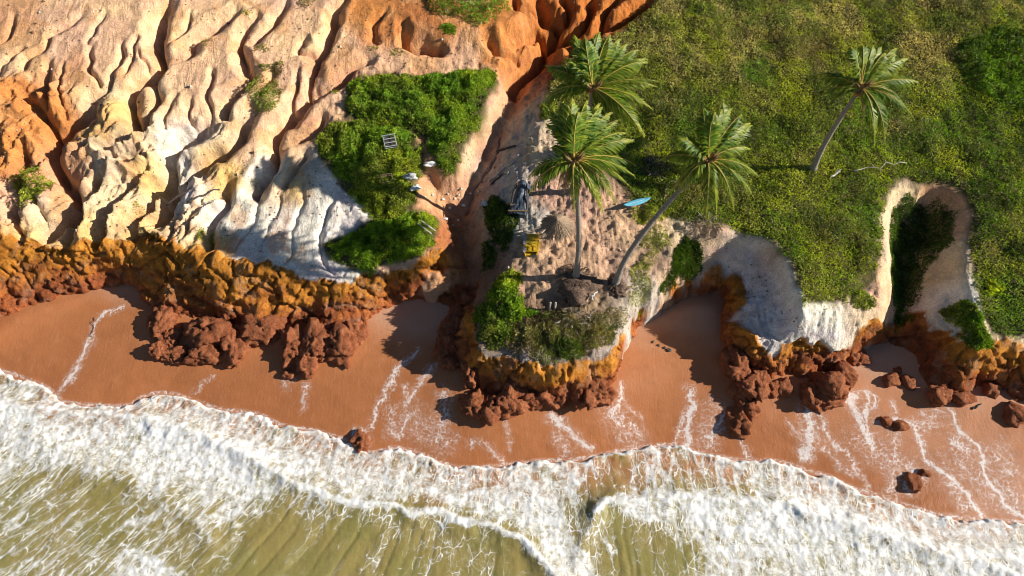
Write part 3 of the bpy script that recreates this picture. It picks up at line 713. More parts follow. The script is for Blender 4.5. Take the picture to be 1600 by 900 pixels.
def lace_(v, k, off):
    x_ = t.math('MAXIMUM', t.math('SUBTRACT', dd, off), 0.0)
    return t.ramp(t.math('DIVIDE', v.outputs[0], t.math('ADD', t.math('MULTIPLY', t.math('MULTIPLY', x_, x_), k), .002)), .3, 1.3, 1, 0)
fm = t.math('MAXIMUM', t.math('MAXIMUM', lace_(v1, .4, .12), t.math('MULTIPLY', lace_(v2, .5, .2), .85)), t.ramp(dd, .62, 1.0))
fm = t.math('MULTIPLY', fm, t.ramp(sw_, .12, .45))
c = t.mix(t.math('MULTIPLY', fm, .85), c, (.80, .76, .74, 1))
t.l(c, t.b.inputs['Base Color'])
t.l(t.math('ADD', t.math('MULTIPLY', wet_, -.34), t.math('ADD', .58, t.math('MULTIPLY', nB, .1))), t.b.inputs['Roughness'])
t.b.inputs['Specular IOR Level'].default_value = .35
b1 = t.bump(t.math('ADD', t.math('MULTIPLY', nS, .6), nB), .35, .06)
b2 = t.bump(t.math('ADD', nC, t.math('MULTIPLY', fm, 2.0)), .35, .012, b1)
t.l(b2, t.b.inputs['Normal'])
beach = obj('beach', me, t.m, kind='structure')

# ------------------------------------------------------------------ sea
SXs = axis(-34, 34, 0.085, -74, 74); SYs = axis(-21.5, 0.5, 0.075, -70, 2)
SX, SY = np.meshgrid(SXs, SYs)
ssh = -bil(SD_SHORE, SX, np.clip(SY, -33.9, 60)) + np.where(SY < -33.9, -33.9 - SY, 0)     # + out to sea
edge = .55 * (fbm(SX / .9, SY / .9, 4, 81) - .5) + .22 * (fbm(SX / .25, SY / .25, 2, 82) - .5)
ssh = ssh + edge
FO = [(50, 620, .9), (150, 660, .95), (250, 670, .98), (350, 700, .95), (50, 680, .85), (150, 720, .72), (250, 740, .85), (330, 760, .82), (420, 760, .75), (0, 720, .75), (380, 730, .95),
      (300, 710, .95), (100, 700, .85), (200, 700, .8), (470, 730, .85), (420, 705, .9),
      (50, 760, .45), (110, 750, .38), (160, 775, .2), (150, 800, .3), (100, 840, .46), (200, 800, .45), (60, 890, .5), (20, 830, .5), (150, 870, .42), (250, 850, .46), (230, 885, .9), (300, 840, .42), (330, 870, .3), (380, 890, .03),
      (450, 830, .08), (400, 850, .08), (520, 860, .03), (480, 890, .02), (430, 790, .4), (450, 765, .6), (360, 800, .55), (300, 790, .55), (280, 810, .5), (75, 800, .4), (350, 830, .4),
      (450, 690, .8), (520, 740, .75), (560, 730, .62), (560, 760, .8), (620, 760, .8), (700, 770, .88), (780, 780, .85), (850, 800, .9), (880, 760, .72), (640, 720, .85), (760, 745, .8), (500, 700, .65),
      (560, 805, .45), (600, 830, .33), (590, 870, .4), (660, 840, .25), (700, 860, .36), (760, 850, .26), (620, 880, .18), (720, 890, .30), (520, 800, .55), (820, 880, .12), (550, 830, .15), (680, 815, .35), (640, 815, .15), (780, 870, .2),
      (870, 850, .85), (900, 890, .8), (860, 820, .8), (900, 810, .45), (930, 840, .45), (950, 870, .5), (940, 760, .3), (1000, 750, .45), (962, 748, .08), (1050, 755, .45), (1150, 760, .5), (1250, 770, .85), (900, 740, .7), (1020, 730, .55), (1100, 735, .5), (1200, 745, .7), (920, 800, .25),
      (1000, 790, .85), (1100, 800, .97), (1200, 810, .95), (1300, 810, .95), (1400, 820, .97), (1500, 840, .97), (1590, 850, .95), (975, 825, .22), (1000, 870, .08), (960, 890, .15), (1030, 850, .25), (1060, 830, .6), (1100, 880, .5), (1150, 850, .8), (1060, 890, .3), (1250, 860, .85), (1300, 880, .72), (1200, 890, .66), (1400, 890, .8), (1450, 870, .78), (1550, 890, .88), (1350, 850, .82),
      (-150, 700, .8), (-150, 850, .5), (1750, 870, .9), (100, 1000, .3), (500, 1000, .1), (900, 1000, .3), (1300, 1000, .5), (1700, 1000, .7)]
swx = SX + .8 * (fbm(SX / 1.5, SY / 1.5, 3, 84) - .5); swy = SY + .8 * (fbm(SX / 1.5 + 9, SY / 1.5, 3, 85) - .5)
num = np.zeros(SX.shape); den = np.zeros(SX.shape)
for px, py, d in FO:
    P = at(px, py, .15)
    w = 1 / (((swx - P[0]) ** 2 + (swy - P[1]) ** 2) + .12) ** 2
    num += w * d; den += w
foam = num / den
foam = np.where(ssh < 2.4, np.minimum(foam, .66 + .3 * sstep(1.2, 2.4, ssh)), foam)
foam = np.maximum(foam, .92 * np.exp(-(np.maximum(ssh - .15, 0) / .28) ** 2))
CRA = curve(poly_on([(-60, 632), (60, 640), (180, 652), (280, 672), (360, 702), (420, 732), (470, 764), (530, 784), (600, 793), (680, 806), (760, 826), (835, 862), (870, 905)], np.full(CX.shape, .3)), 5)
CRB = curve(poly_on([(930, 800), (945, 786), (985, 778), (1060, 775), (1140, 780), (1220, 792), (1320, 816), (1420, 850), (1520, 880), (1660, 905)], np.full(CX.shape, .3)), 5)
CRC = curve(poly_on([(940, 790), (925, 825), (905, 860), (890, 910)], np.full(CX.shape, .2)), 5)
CRD = curve(poly_on([(60, 690), (160, 735), (210, 760), (300, 800), (330, 850)], np.full(CX.shape, .2)), 5)
SZ = 0.16 + .10 * sstep(0, 5, ssh)
for P, h, w in ((CRA, .36, .7), (CRB, .40, .7), (CRC, .13, .5), (CRD, .2, .9)):
    d = seg_dist(swx, swy, P)
    near = P[np.argmin((SX.ravel()[::97, None] - P[None, :, 0]) ** 2 + (SY.ravel()[::97, None] - P[None, :, 1]) ** 2, 1)] if False else None
    SZ += h * np.exp(-(d / w) ** 1.5)
    foam = np.maximum(foam, (.93 if h > .3 else .6) * np.exp(-(d / (w * .5)) ** 2))
su = SX - .75 * sstep(4, -24, SX) * (SY + 12)          # streak coordinate: across the streaks
rid = np.abs(vn2(su / .55 + .8 * fbm(SX / 2, SY / 2, 2, 87), SY / 3.5, 88) - .5) * 2
streak = np.exp(-(rid / .22) ** 2)
foam = np.clip(foam + .26 * streak * sstep(.9, .5, foam) * sstep(.02, .2, foam) - .03, 0, 1)
lump = fbm(SX / .55, SY / .55, 4, 91, .6) - .5
SZ += foam * (.15 * lump + .07 * (fbm(SX / .2, SY / .2, 2, 92) - .5)) + .05 * (fbm(SX / 1.4, SY / 1.0, 3, 93) - .5) + .05 * rid * (1 - foam)
up_ = sstep(.0, -.45, ssh)
BZs = bz(SX, np.clip(SY, -33, 60))
SZ = np.where(ssh < .9, (BZs + .09 + .13 * sstep(0, .45, ssh) + .25 * np.maximum(lump, -.2) * sstep(0, .3, ssh)) * (1 - sstep(.2, .9, ssh)) + SZ * sstep(.2, .9, ssh), SZ)
SZ = np.where(ssh < 0.12, BZs + .08 - 1.6 * (0.12 - ssh), SZ)
ny, nx = SX.shape
ii = np.arange(ny * nx).reshape(ny, nx)
Fq = np.stack([ii[:-1, :-1], ii[:-1, 1:], ii[1:, 1:], ii[1:, :-1]], -1).reshape(-1, 4)
kp = (ssh > -.35)
Fq = Fq[kp.ravel()[Fq].all(1)]
used = np.zeros(ny * nx, bool); used[Fq.ravel()] = True
remap = np.cumsum(used) - 1
deep = sstep(.4, 3.5, ssh + 2 * (fbm(SX / 2, SY / 2, 3, 95) - .5))
V = np.stack([SX, SY, SZ], -1).reshape(-1, 3)[used]
me = np_mesh('sea', V, remap[Fq], None, {'foam': foam.ravel()[used], 'deep': deep.ravel()[used], 'su': su.ravel()[used]})
t = NT('surf_water'); p = t.pos()
fo_ = t.attr('foam').outputs['Fac']; de_ = t.attr('deep').outputs['Fac']; su_ = t.attr('su').outputs['Fac']
sep = t.n('SeparateXYZ'); t.l(p, sep.inputs[0])
cmb0 = t.n('CombineXYZ'); t.l(su_, cmb0.inputs[0]); t.l(t.math('MULTIPLY', sep.outputs[1], .5), cmb0.inputs[1])
cmb1 = t.n('CombineXYZ'); t.l(sep.outputs[0], cmb1.inputs[0]); t.l(sep.outputs[1], cmb1.inputs[1])
cmb = t.n('Mix', data_type='VECTOR'); t.l(t.ramp(fo_, .80, .60), cmb.inputs[0]); t.l(cmb1.outputs[0], cmb.inputs[4]); t.l(cmb0.outputs[0], cmb.inputs[5])
cmb_ = cmb
wn_ = t.n('TexNoise'); t.l(cmb.outputs[1], wn_.inputs['Vector']); wn_.inputs['Scale'].default_value = 2.2; wn_.inputs['Detail'].default_value = 2
sc_ = t.n('VectorMath', operation='SCALE'); t.l(wn_.outputs['Color'], sc_.inputs[0]); sc_.inputs['Scale'].default_value = .32
ad_ = t.n('VectorMath', operation='ADD'); t.l(cmb.outputs[1], ad_.inputs[0]); t.l(sc_.outputs[0], ad_.inputs[1]); q = ad_.outputs[0]
v1 = t.n('TexVoronoi', feature='DISTANCE_TO_EDGE'); t.l(q, v1.inputs['Vector']); v1.inputs['Scale'].default_value = 2.0
v2 = t.n('TexVoronoi', feature='DISTANCE_TO_EDGE'); t.l(q, v2.inputs['Vector']); v2.inputs['Scale'].default_value = 5.2
v3 = t.n('TexVoronoi', feature='DISTANCE_TO_EDGE'); t.l(q, v3.inputs['Vector']); v3.inputs['Scale'].default_value = 12.0
nz = t.noise(q, 1.1, 5, .6); nz2 = t.noise(p, 3.0, 6, .7); nf = t.noise(cmb1.outputs[0], 1.7, 10, .72, .0)
dd = t.math('MAXIMUM', t.math('ADD', t.math('MULTIPLY', fo_, .95), t.math('ADD', t.math('MULTIPLY', t.math('SUBTRACT', nz, .5), 1.7), t.math('MULTIPLY', t.math('SUBTRACT', nz2, .5), .6))), 0.0)
def lace_(v, k, off):
    x_ = t.math('MAXIMUM', t.math('SUBTRACT', dd, off), 0.0)
    return t.ramp(t.math('DIVIDE', v.outputs[0], t.math('ADD', t.math('MULTIPLY', t.math('MULTIPLY', x_, x_), k), .002)), .1, 1.3, 1, 0)
fl = t.ramp(t.math('ADD', fo_, t.math('MULTIPLY', t.math('SUBTRACT', nf, .5), 2.4)), .50, .98)
ln = t.math('MAXIMUM', t.math('MULTIPLY', lace_(v1, .19, .10), 1.0), t.math('MULTIPLY', lace_(v2, .19, .16), .85))
fm = t.math('MAXIMUM', fl, t.math('MULTIPLY', ln, t.ramp(nz2, .30, .55, .55, 1.0)))
fm = t.math('MULTIPLY', fm, t.ramp(dd, .08, .30))
wc = t.mix(de_, (.42, .19, .08, 1), (.30, .24, .08, 1))
wc = t.mix(t.math('MULTIPLY', t.ramp(t.noise(p, .35, 4, .55), .45, .65), .7), wc, (.245, .225, .07, 1))
wc = t.mix(t.math('MULTIPLY', t.ramp(nz, .5, .72), .45), wc, (.42, .36, .17, 1))
wc = t.mix(t.math('MULTIPLY', t.ramp(dd, .3, 1.0), .42), wc, (.52, .47, .32, 1))
fc = t.mix(t.ramp(nz2, .35, .65), (.84, .84, .80, 1), (.92, .93, .93, 1))
t.l(t.mix(fm, wc, fc), t.b.inputs['Base Color'])
t.b.inputs['Subsurface Weight'].default_value = 0.0
t.l(t.math('ADD', .16, t.math('MULTIPLY', fm, .55)), t.b.inputs['Roughness'])
t.b.inputs['Specular IOR Level'].default_value = .35
b1 = t.bump(t.math('ADD', t.math('MULTIPLY', fm, .7), t.math('MULTIPLY', nz2, .8)), .42, .14)
b2 = t.bump(t.noise(p, 16.0, 4, .65), .4, .03, b1)
t.l(b2, t.b.inputs['Normal'])
sea = obj('sea', me, t.m, kind='structure')

# ------------------------------------------------------------------ foliage
def leaf_mesh(name, P, size, col, up=.35, asp=.45, wind=(.25, .1), seed=1):
    """many folded leaf faces; P (N,3) base points"""
    r = np.random.default_rng(seed); n = len(P)
    d = r.normal(size=(n, 3)); d /= np.linalg.norm(d, axis=1)[:, None]
    d[:, 2] = np.abs(d[:, 2]) * .7 + up; d[:, 0] += wind[0]; d[:, 1] += wind[1]
    d /= np.linalg.norm(d, axis=1)[:, None]
    s = np.cross(d, r.normal(size=(n, 3))); s /= np.linalg.norm(s, axis=1)[:, None] + 1e-9
    nn = np.cross(s, d)
    L = size[:, None]
    V = np.stack([P, P + d * L * .5 + s * L * asp * .5 + nn * L * .08, P + d * L - np.array([0, 0, .12]) * L, P + d * L * .5 - s * L * asp * .5 + nn * L * .08], 1).reshape(-1, 3)
    F = np.arange(4 * n).reshape(n, 4)
    return np_mesh(name, V, F, np.repeat(col, 4, 0), smooth=False)


def leaf_mat(name, trans=.28, rough=.55, spec=.25):
    t = NT(name)
    c = t.attr('col').outputs['Color']
    t.l(c, t.b.inputs['Base Color']); t.b.inputs['Roughness'].default_value = rough; t.b.inputs['Specular IOR Level'].default_value = spec
    tr = t.n('BsdfTranslucent'); t.l(t.mix(1.0, c, (1.25, 1.2, .55, 1), 'MULTIPLY'), tr.inputs['Color'])
    mx = t.n('MixShader'); mx.inputs[0].default_value = trans
    t.l(t.b.outputs[0], mx.inputs[1]); t.l(tr.outputs[0], mx.inputs[2])
    t.l(mx.outputs[0], t.t.nodes['Material Output'].inputs['Surface'])
    return t.m


M_LEAF = leaf_mat('leaf', .36)
GRN, DGR, YGR, OLV, STRAW, DRY = [np.array(c) for c in ((.19, .35, .026), (.09, .165, .018), (.48, .54, .038), (.33, .385, .055), (.62, .53, .23), (.34, .26, .11))]


def pick(pal, w):
    """blend palette rows by weights (N,k)"""
    w = np.maximum(w, 0) ** 3; w /= w.sum(1, keepdims=True) + 1e-9
    return w @ np.array(pal)


def scatter(poly, n, seed):
    r = np.random.default_rng(seed)
    lo, hi = poly.min(0), poly.max(0); out = np.zeros((0, 2))
    while len(out) < n:
        q = lo + r.random((n * 2, 2)) * (hi - lo)
        out = np.vstack([out, q[inside(q[:, 0], q[:, 1], poly)]])
    return out[:n], r


# grassland: low creeping cover over the whole right-hand plateau
def cover(name, poly, n, hgt, pals, size, seed, label, cat, dens=None, kind='stuff', parent=None, hscale=2.0, ragged=.5, bias=None):
    q, r = scatter(poly, n, seed)
    e = seg_dist(q[:, 0], q[:, 1], np.vstack([poly, poly[:1]]))
    x, y = q[:, 0], q[:, 1]
    k = e > ragged * (2.2 * (fbm(x / .8, y / .8, 4, seed, .6) - .42) + .5 * r.random(len(x)) ** 2)
    if dens is not None: k &= r.random(len(x)) < dens(x, y)
    x, y, e = x[k], y[k], e[k]
    mound = hgt * sstep(-.1, 1.2 * hgt + .2, e) * (.15 + 1.7 * np.maximum(fbm(x / hscale, y / hscale, 4, seed + 3, .62) - .25, 0))
    z = tz(x, y) + mound * (1 - .6 * r.random(len(x)) ** 2) - .02
    w = np.stack([fbm(x / 2.6 + 13 * i, y / 2.6, 4, seed + 5 + i, .6) for i in range(len(pals))], 1) ** 2.2
    if bias is not None: w = w * bias(x, y)
    w *= .55 + .9 * r.random(w.shape)
    col = pick(pals, w) * (.65 + .6 * r.random((len(x), 1))) * (.45 + 1.1 * fbm(x / .45, y / .45, 3, seed + 15, .6))[:, None]
    sz = size * (.6 + .8 * r.random(len(x)))
    me = leaf_mesh(name, np.stack([x, y, z], 1), sz, col, seed=seed)
    return me


def field_bias(x, y):
    # drier towards the back, greener and yellower near the edge
    far = sstep(8, 20, y); o = np.ones((len(x), 6))
    o[:, 4] = .35 + 1.1 * far; o[:, 5] = .35 + .55 * far; o[:, 0] = 1.15 - .3 * far; o[:, 1] = .75 + .5 * sstep(26, 34, x) ; o[:, 2] = .85; o[:, 3] = 1.0
    return o


me = cover('ground_cover', FIELD_P, 400000, .34, [GRN, DGR, YGR, OLV, STRAW, DRY], .165, 101, '', '', bias=field_bias, ragged=.7)
obj('ground_cover', me, M_LEAF, label='low mixed green and straw ground cover over the right-hand plateau', cat='ground cover', kind='stuff')


def thing(name, loc, label, cat, group=None):
    return obj(name, None, loc=loc, label=label, cat=cat, group=group)


def stems(poly, n, h, seed):
    mb = MB(); q, r = scatter(poly, n, seed)
    for x, y in q:
        z = float(tz(x, y)); a = r.random() * 6.28; l = h * (.6 + .4 * r.random())
        mb.tube([(x, y, z - .05), (x + .1 * math.cos(a) * l, y + .1 * math.sin(a) * l, z + l * .5), (x + .3 * math.cos(a) * l, y + .3 * math.sin(a) * l, z + l)], [.02, .014, .006], 4)
    return mb.mesh('stem')


M_STEM = plain('bark_stem', (.16, .11, .07), .9)


def thicket(name, pts, n, hgt, pals, size, seed, label, cat='shrubs', group=None, hscale=1.0, ragged=.9, nst=None):
    poly = poly_on(pts) if not isinstance(pts, np.ndarray) else pts
    c = poly.mean(0); z = float(tz(c[0], c[1]))
    t_ = thing(name, (c[0], c[1], z), label, cat, group)
    me = cover(name, poly, n, hgt, pals, size, seed, '', '', hscale=hscale, ragged=ragged)
    for nm, mesh, mt in (('foliage', me, M_LEAF), ('stem', stems(poly, nst or max(4, n // 900), hgt * .6, seed + 1), M_STEM)):
        mesh.transform(__import__('mathutils').Matrix.Translation((-c[0], -c[1], -z)))
        obj(nm, mesh, mt, parent=t_, kind='stuff' if nm == 'stem' else None)
    return t_


BR = np.array((.26, .45, .026))
thicket('shrub_thicket', THICK[0], 44000, .95, [GRN, BR, YGR, OLV], .15, 201, 'broad green shrub thicket beside the upper ravine, largest of three on the slope')
thicket('shrub_thicket', THICK[1], 34000, .8, [GRN, BR, YGR, OLV], .15, 202, 'green thicket holding two small crates, crossed by palm shadows')
thicket('shrub_thicket', THICK[2], 26000, .75, [GRN, BR, YGR, BR], .14, 203, 'bright green thicket on the cliff edge above the ochre rock')


def blob(px, py, w, h):
    a = np.linspace(0, 2 * math.pi, 12, endpoint=False)
    return [(px + w * math.cos(k) * (1 + .2 * math.sin(3 * k + px)), py + h * math.sin(k) * (1 + .2 * math.cos(2 * k + py))) for k in a]


SHR = [  # outline, leaves, height, palette, leaf, label
    (blob(46, 292, 34, 38), 4600, .8, [GRN, YGR, OLV], .16, 'round green bush alone on the far left slope'),
    (blob(412, 150, 30, 40), 3600, .45, [OLV, DRY, GRN], .13, 'dry olive scrub in the middle of the pale gullied slope'),
    (blob(425, 108, 26, 12), 1000, .35, [OLV, DRY, GRN], .13, 'low dry tuft just above the scrub on the gullied slope'),
    ([(668, -30), (700, -40), (790, -30), (806, 20), (780, 30), (748, 44), (712, 34), (680, 30), (665, 10)], 6500, .7, [OLV, GRN, DGR], .17, 'grey green shrubs on top of the orange scarp'),
    (blob(702, 48, 13, 10), 700, .6, [GRN, BR, OLV], .15, 'small round green bush below the orange scarp edge'),
    (blob(480, 8, 20, 12), 500, .4, [OLV, DRY], .13, 'small dry bush at the top of the pale slope'),
    (blob(390, 22, 15, 6), 300, .3, [OLV, DRY], .12, 'thin grey tuft on the upper pale ridge'),
    (blob(322, 66, 14, 8), 260, .25, [OLV, DRY], .12, 'thin dry tuft on the rounded pale ridge'),
    (blob(408, 78, 14, 8), 300, .3, [OLV, DRY], .12, 'dry tuft in the groove of the pale slope'),
    (blob(325, 368, 18, 20), 1200, .5, [OLV, YGR, DRY], .12, 'small olive bush at the lip of the ochre cliff'),
    (blob(398, 282, 14, 8), 260, .25, [OLV, DRY], .12, 'grey tuft on the white slope'),
    (blob(520, 142, 13, 8), 300, .3, [GRN, OLV], .13, 'green tuft beside the gully left of the large thicket'),
    (blob(588, 80, 12, 5), 180, .25, [DRY, OLV], .12, 'brown twiggy tuft on the pale shelf'),
    (blob(622, 84, 16, 7), 200, .25, [OLV, STRAW], .12, 'sparse yellowish tuft on the pale shelf'),
    (blob(215, 325, 10, 14), 260, .3, [OLV, YGR], .12, 'yellowish tuft above the left cove of the cliff'),
    (blob(530, 330, 9, 7), 160, .25, [OLV, YGR], .11, 'tiny olive tuft on the white slope by the thicket'),
    (blob(857, 176, 20, 18), 1500, .8, [OLV, GRN, DRY], .16, 'olive bush at the ravine rim left of the palms'),
    (blob(885, 128, 26, 34), 1500, .45, [OLV, GRN, DRY], .16, 'grey green scrub under the rearmost palm crown'),
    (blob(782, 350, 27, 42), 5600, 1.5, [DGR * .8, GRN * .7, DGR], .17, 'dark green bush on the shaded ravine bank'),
    ([(770, 440), (800, 418), (818, 428), (815, 455), (820, 480), (835, 500), (800, 515), (770, 500), (755, 470)], 5200, 1.35, [BR, GRN, YGR], .19, 'tall bright green bush at the headland left edge'),
    ([(742, 480), (765, 470), (800, 500), (815, 530), (800, 548), (765, 550), (745, 535), (738, 505)], 5200, .8, [DGR, OLV, DRY, GRN], .17, 'dark grassy shrubs hanging over the headland left cliff'),
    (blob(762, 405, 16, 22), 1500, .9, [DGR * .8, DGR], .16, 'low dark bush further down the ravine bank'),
    ([(790, 500), (850, 482), (905, 492), (960, 478), (985, 490), (968, 530), (945, 552), (890, 566), (850, 576), (800, 560), (780, 540)], 9000, .38, [DRY, OLV * .7, DGR, DRY * .6], .13, 'carpet of brown and olive scrub over the headland front'),
    (blob(842, 490, 22, 11), 1500, .5, [BR, GRN], .16, 'bright green clump in front of the left palm mound'),
    (blob(835, 525, 46, 22), 3600, .5, [OLV, DRY, STRAW, DGR], .14, 'brown and olive scrub on the headland front'),
    (blob(885, 545, 38, 20), 2800, .5, [DGR, OLV, DRY], .14, 'dark scrub at the headland front edge'),
    (blob(932, 525, 28, 22), 1600, .4, [OLV, DRY, YGR], .13, 'dry olive scrub on the white headland corner'),
    (blob(1000, 455, 24, 40), 1500, .3, [YGR, OLV, DRY], .13, 'yellowish creeper on the bank right of the leaning palm'),
    (blob(1020, 385, 24, 36), 1500, .3, [YGR, OLV, DRY], .13, 'yellow green creeper beside the leaning palm trunk'),
    (blob(1015, 335, 40, 16), 2200, .3, [YGR, OLV, GRN], .14, 'yellow green creeper around the blue board'),
    ([(1062, 366), (1090, 372), (1098, 400), (1094, 430), (1070, 446), (1040, 462), (1026, 466), (1036, 430), (1052, 395)], 9000, .8, [DGR * .6, DGR * .8, GRN * .5], .16, 'dark green growth, its leaves darkened further for shade, in the gully left of the white bowl'),  # shade of the gully put into the leaf colours by scaling the greens down
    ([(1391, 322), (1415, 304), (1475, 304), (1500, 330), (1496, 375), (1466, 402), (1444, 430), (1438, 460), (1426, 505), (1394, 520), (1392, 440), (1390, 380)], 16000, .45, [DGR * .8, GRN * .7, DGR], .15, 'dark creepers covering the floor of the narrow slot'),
    ([(1462, 490), (1500, 470), (1524, 480), (1536, 505), (1552, 545), (1520, 550), (1490, 525)], 7000, .7, [DGR, GRN, OLV], .17, 'dark green growth spilling over the right-hand rock'),
    (blob(1345, 470, 22, 18), 1300, .3, [YGR, OLV, GRN], .13, 'yellow green scrub on the cream edge left of the slot'),
    ([(1390, 510), (1402, 510), (1402, 545), (1398, 572), (1388, 560), (1388, 530)], 900, .25, [GRN, DGR], .13, 'green creeper trailing from the slot onto the sand'),
    (blob(1552, 452, 16, 16), 900, .9, [YGR, BR], .26, 'spiky light green plant on the right plateau'),
    ([(1500, 60), (1560, 40), (1640, 50), (1660, 120), (1640, 190), (1560, 180), (1500, 130), (1480, 85)], 9000, .9, [DGR, GRN, DGR], .2, 'dark green bushes near the top right corner'),
]
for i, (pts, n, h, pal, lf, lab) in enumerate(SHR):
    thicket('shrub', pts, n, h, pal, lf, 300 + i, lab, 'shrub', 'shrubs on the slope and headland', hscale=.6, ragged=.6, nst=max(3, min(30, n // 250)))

# ------------------------------------------------------------------ coconut palms
t = NT('palm_leaf')
c = t.attr('col').outputs['Color']
t.l(c, t.b.inputs['Base Color']); t.b.inputs['Roughness'].default_value = .48; t.b.inputs['Specular IOR Level'].default_value = .28
tr = t.n('BsdfTranslucent'); t.l(t.mix(1.0, c, (1.3, 1.2, .5, 1), 'MULTIPLY'), tr.inputs['Color'])
mx = t.n('MixShader'); mx.inputs[0].default_value = .25
t.l(t.b.outputs[0], mx.inputs[1]); t.l(tr.outputs[0], mx.inputs[2]); t.l(mx.outputs[0], t.t.nodes['Material Output'].inputs['Surface'])
M_FROND = t.m
M_RIB = plain('palm_midrib', (.42, .30, .06), .5)
M_RIBD = plain('dead_midrib', (.26, .17, .09), .8)
t = NT('palm_trunk'); co = t.n('TexCoord').outputs['Object']
sp = t.n('SeparateXYZ'); t.l(co, sp.inputs[0])
ring = t.math('SINE', t.math('ADD', t.math('MULTIPLY', sp.outputs[2], 38.0), t.math('MULTIPLY', t.noise(co, 3.0), 4.0)))
nb = t.noise(co, 12.0, 5, .65)
c = t.mix(t.ramp(nb, .3, .7), (.20, .165, .135, 1), (.36, .31, .26, 1)); c = t.mix(t.ramp(ring, .2, .9, 0, .45), c, (.13, .105, .09, 1))
t.l(c, t.b.inputs['Base Color']); t.b.inputs['Roughness'].default_value = .85
t.l(t.bump(t.math('ADD', ring, nb), .5, .03), t.b.inputs['Normal'])
M_TRUNK = t.m
M_FIBRE = plain('palm_fibre', (.20, .12, .05), .9, .4, 14, .8)
M_NUT = plain('coconut_husk', (.42, .22, .05), .6, .3, 6)
M_ROOT = plain('root_mat', (.13, .085, .06), .95, .5, 9, 1.0)


def frond(root, origin, tip, arch, dead, seed, lean):
    r = np.random.default_rng(seed)
    P0 = np.array(origin); P2 = np.array(tip)
    L = np.linalg.norm(P2 - P0)
    P1 = P0 * .45 + P2 * .55 + np.array([lean[0], lean[1], arch])
    ts = np.linspace(0, 1, 15)[:, None]
    C = (1 - ts) ** 2 * P0 + 2 * ts * (1 - ts) * P1 + ts ** 2 * P2
    C[:, 2] -= (ts[:, 0] ** 4) * .25
    n = 46
    tt = np.linspace(.10, 1.0, n)
    Cx = np.stack([np.interp(tt, ts[:, 0], C[:, k]) for k in range(3)], 1)
    T = np.gradient(Cx, axis=0); T /= np.linalg.norm(T, axis=1)[:, None]
    side = np.cross(T, [0, 0, 1.0]); side /= np.linalg.norm(side, axis=1)[:, None] + 1e-9
    upv = np.cross(side, T)
    roll = r.uniform(-.7, .7)
    side, upv = side * math.cos(roll) + upv * math.sin(roll), upv * math.cos(roll) - side * math.sin(roll)
    ll = (.40 + .60 * np.sin(np.clip(tt * 1.15, 0, 1) * math.pi) ** .8) * (1 - .55 * tt ** 5) * min(1.1, L / 3.6)
    base = np.array([.34, .23, .12]) if dead else None
    young = r.random()
    V, F, CO = [], [], []
    for s in (-1, 1):
        for i in range(n):
            w = .038 + .018 * math.sin(tt[i] * 3.1)
            g = .32 + .25 * r.random() + (.5 if dead else 0)
            d = side[i] * s * .78 + T[i] * (.70 + .3 * tt[i]) + upv[i] * .15 + np.array([.26, .16, -g]) + r.normal(size=3) * .09
            d /= np.linalg.norm(d)
            l = ll[i] * (.85 + .3 * r.random())
            m = Cx[i] + d * l * .5
            d2 = d + np.array([.12, .05, -.55]); d2 /= np.linalg.norm(d2)
            e = m + d2 * l * .5
            k = len(V)
            V += [Cx[i] - T[i] * w * .5, Cx[i] + T[i] * w * .5, m + T[i] * w, m - T[i] * w, e]
            F += [(k, k + 1, k + 2, k + 3), (k + 3, k + 2, k + 4, k + 4)]
            if dead: c0 = base * (.6 + .7 * r.random())
            else:
                y = np.clip(.22 * young + .42 * r.random() ** 2 + (.35 if tt[i] > .8 else 0) * r.random(), 0, 1)
                c0 = np.array([.035, .125, .006]) * (1 - y) + np.array([.46, .46, .03]) * y
                c0 = c0 * (.75 + .5 * r.random())
            CO += [c0] * 5
    me = bpy.data.meshes.new('frond')
    me.from_pydata(np.array(V).tolist(), [], [f if f[3] != f[2] else f[:3] for f in F])
    a = me.color_attributes.new('col', 'FLOAT_COLOR', 'POINT')
    cc = np.ones((len(V), 4), np.float32); cc[:, :3] = CO; a.data.foreach_set('color', cc.ravel())
    me.update()
    loc = np.array(root.location)
    me.transform(__import__('mathutils').Matrix.Translation(-loc))
    f = obj('frond', me, M_FROND, parent=root)
    mb = MB(); mb.tube(C - loc, np.linspace(.045, .008, len(C)), 5)
    obj('midrib', mb.mesh('midrib', True), M_RIBD if dead else M_RIB, parent=f)


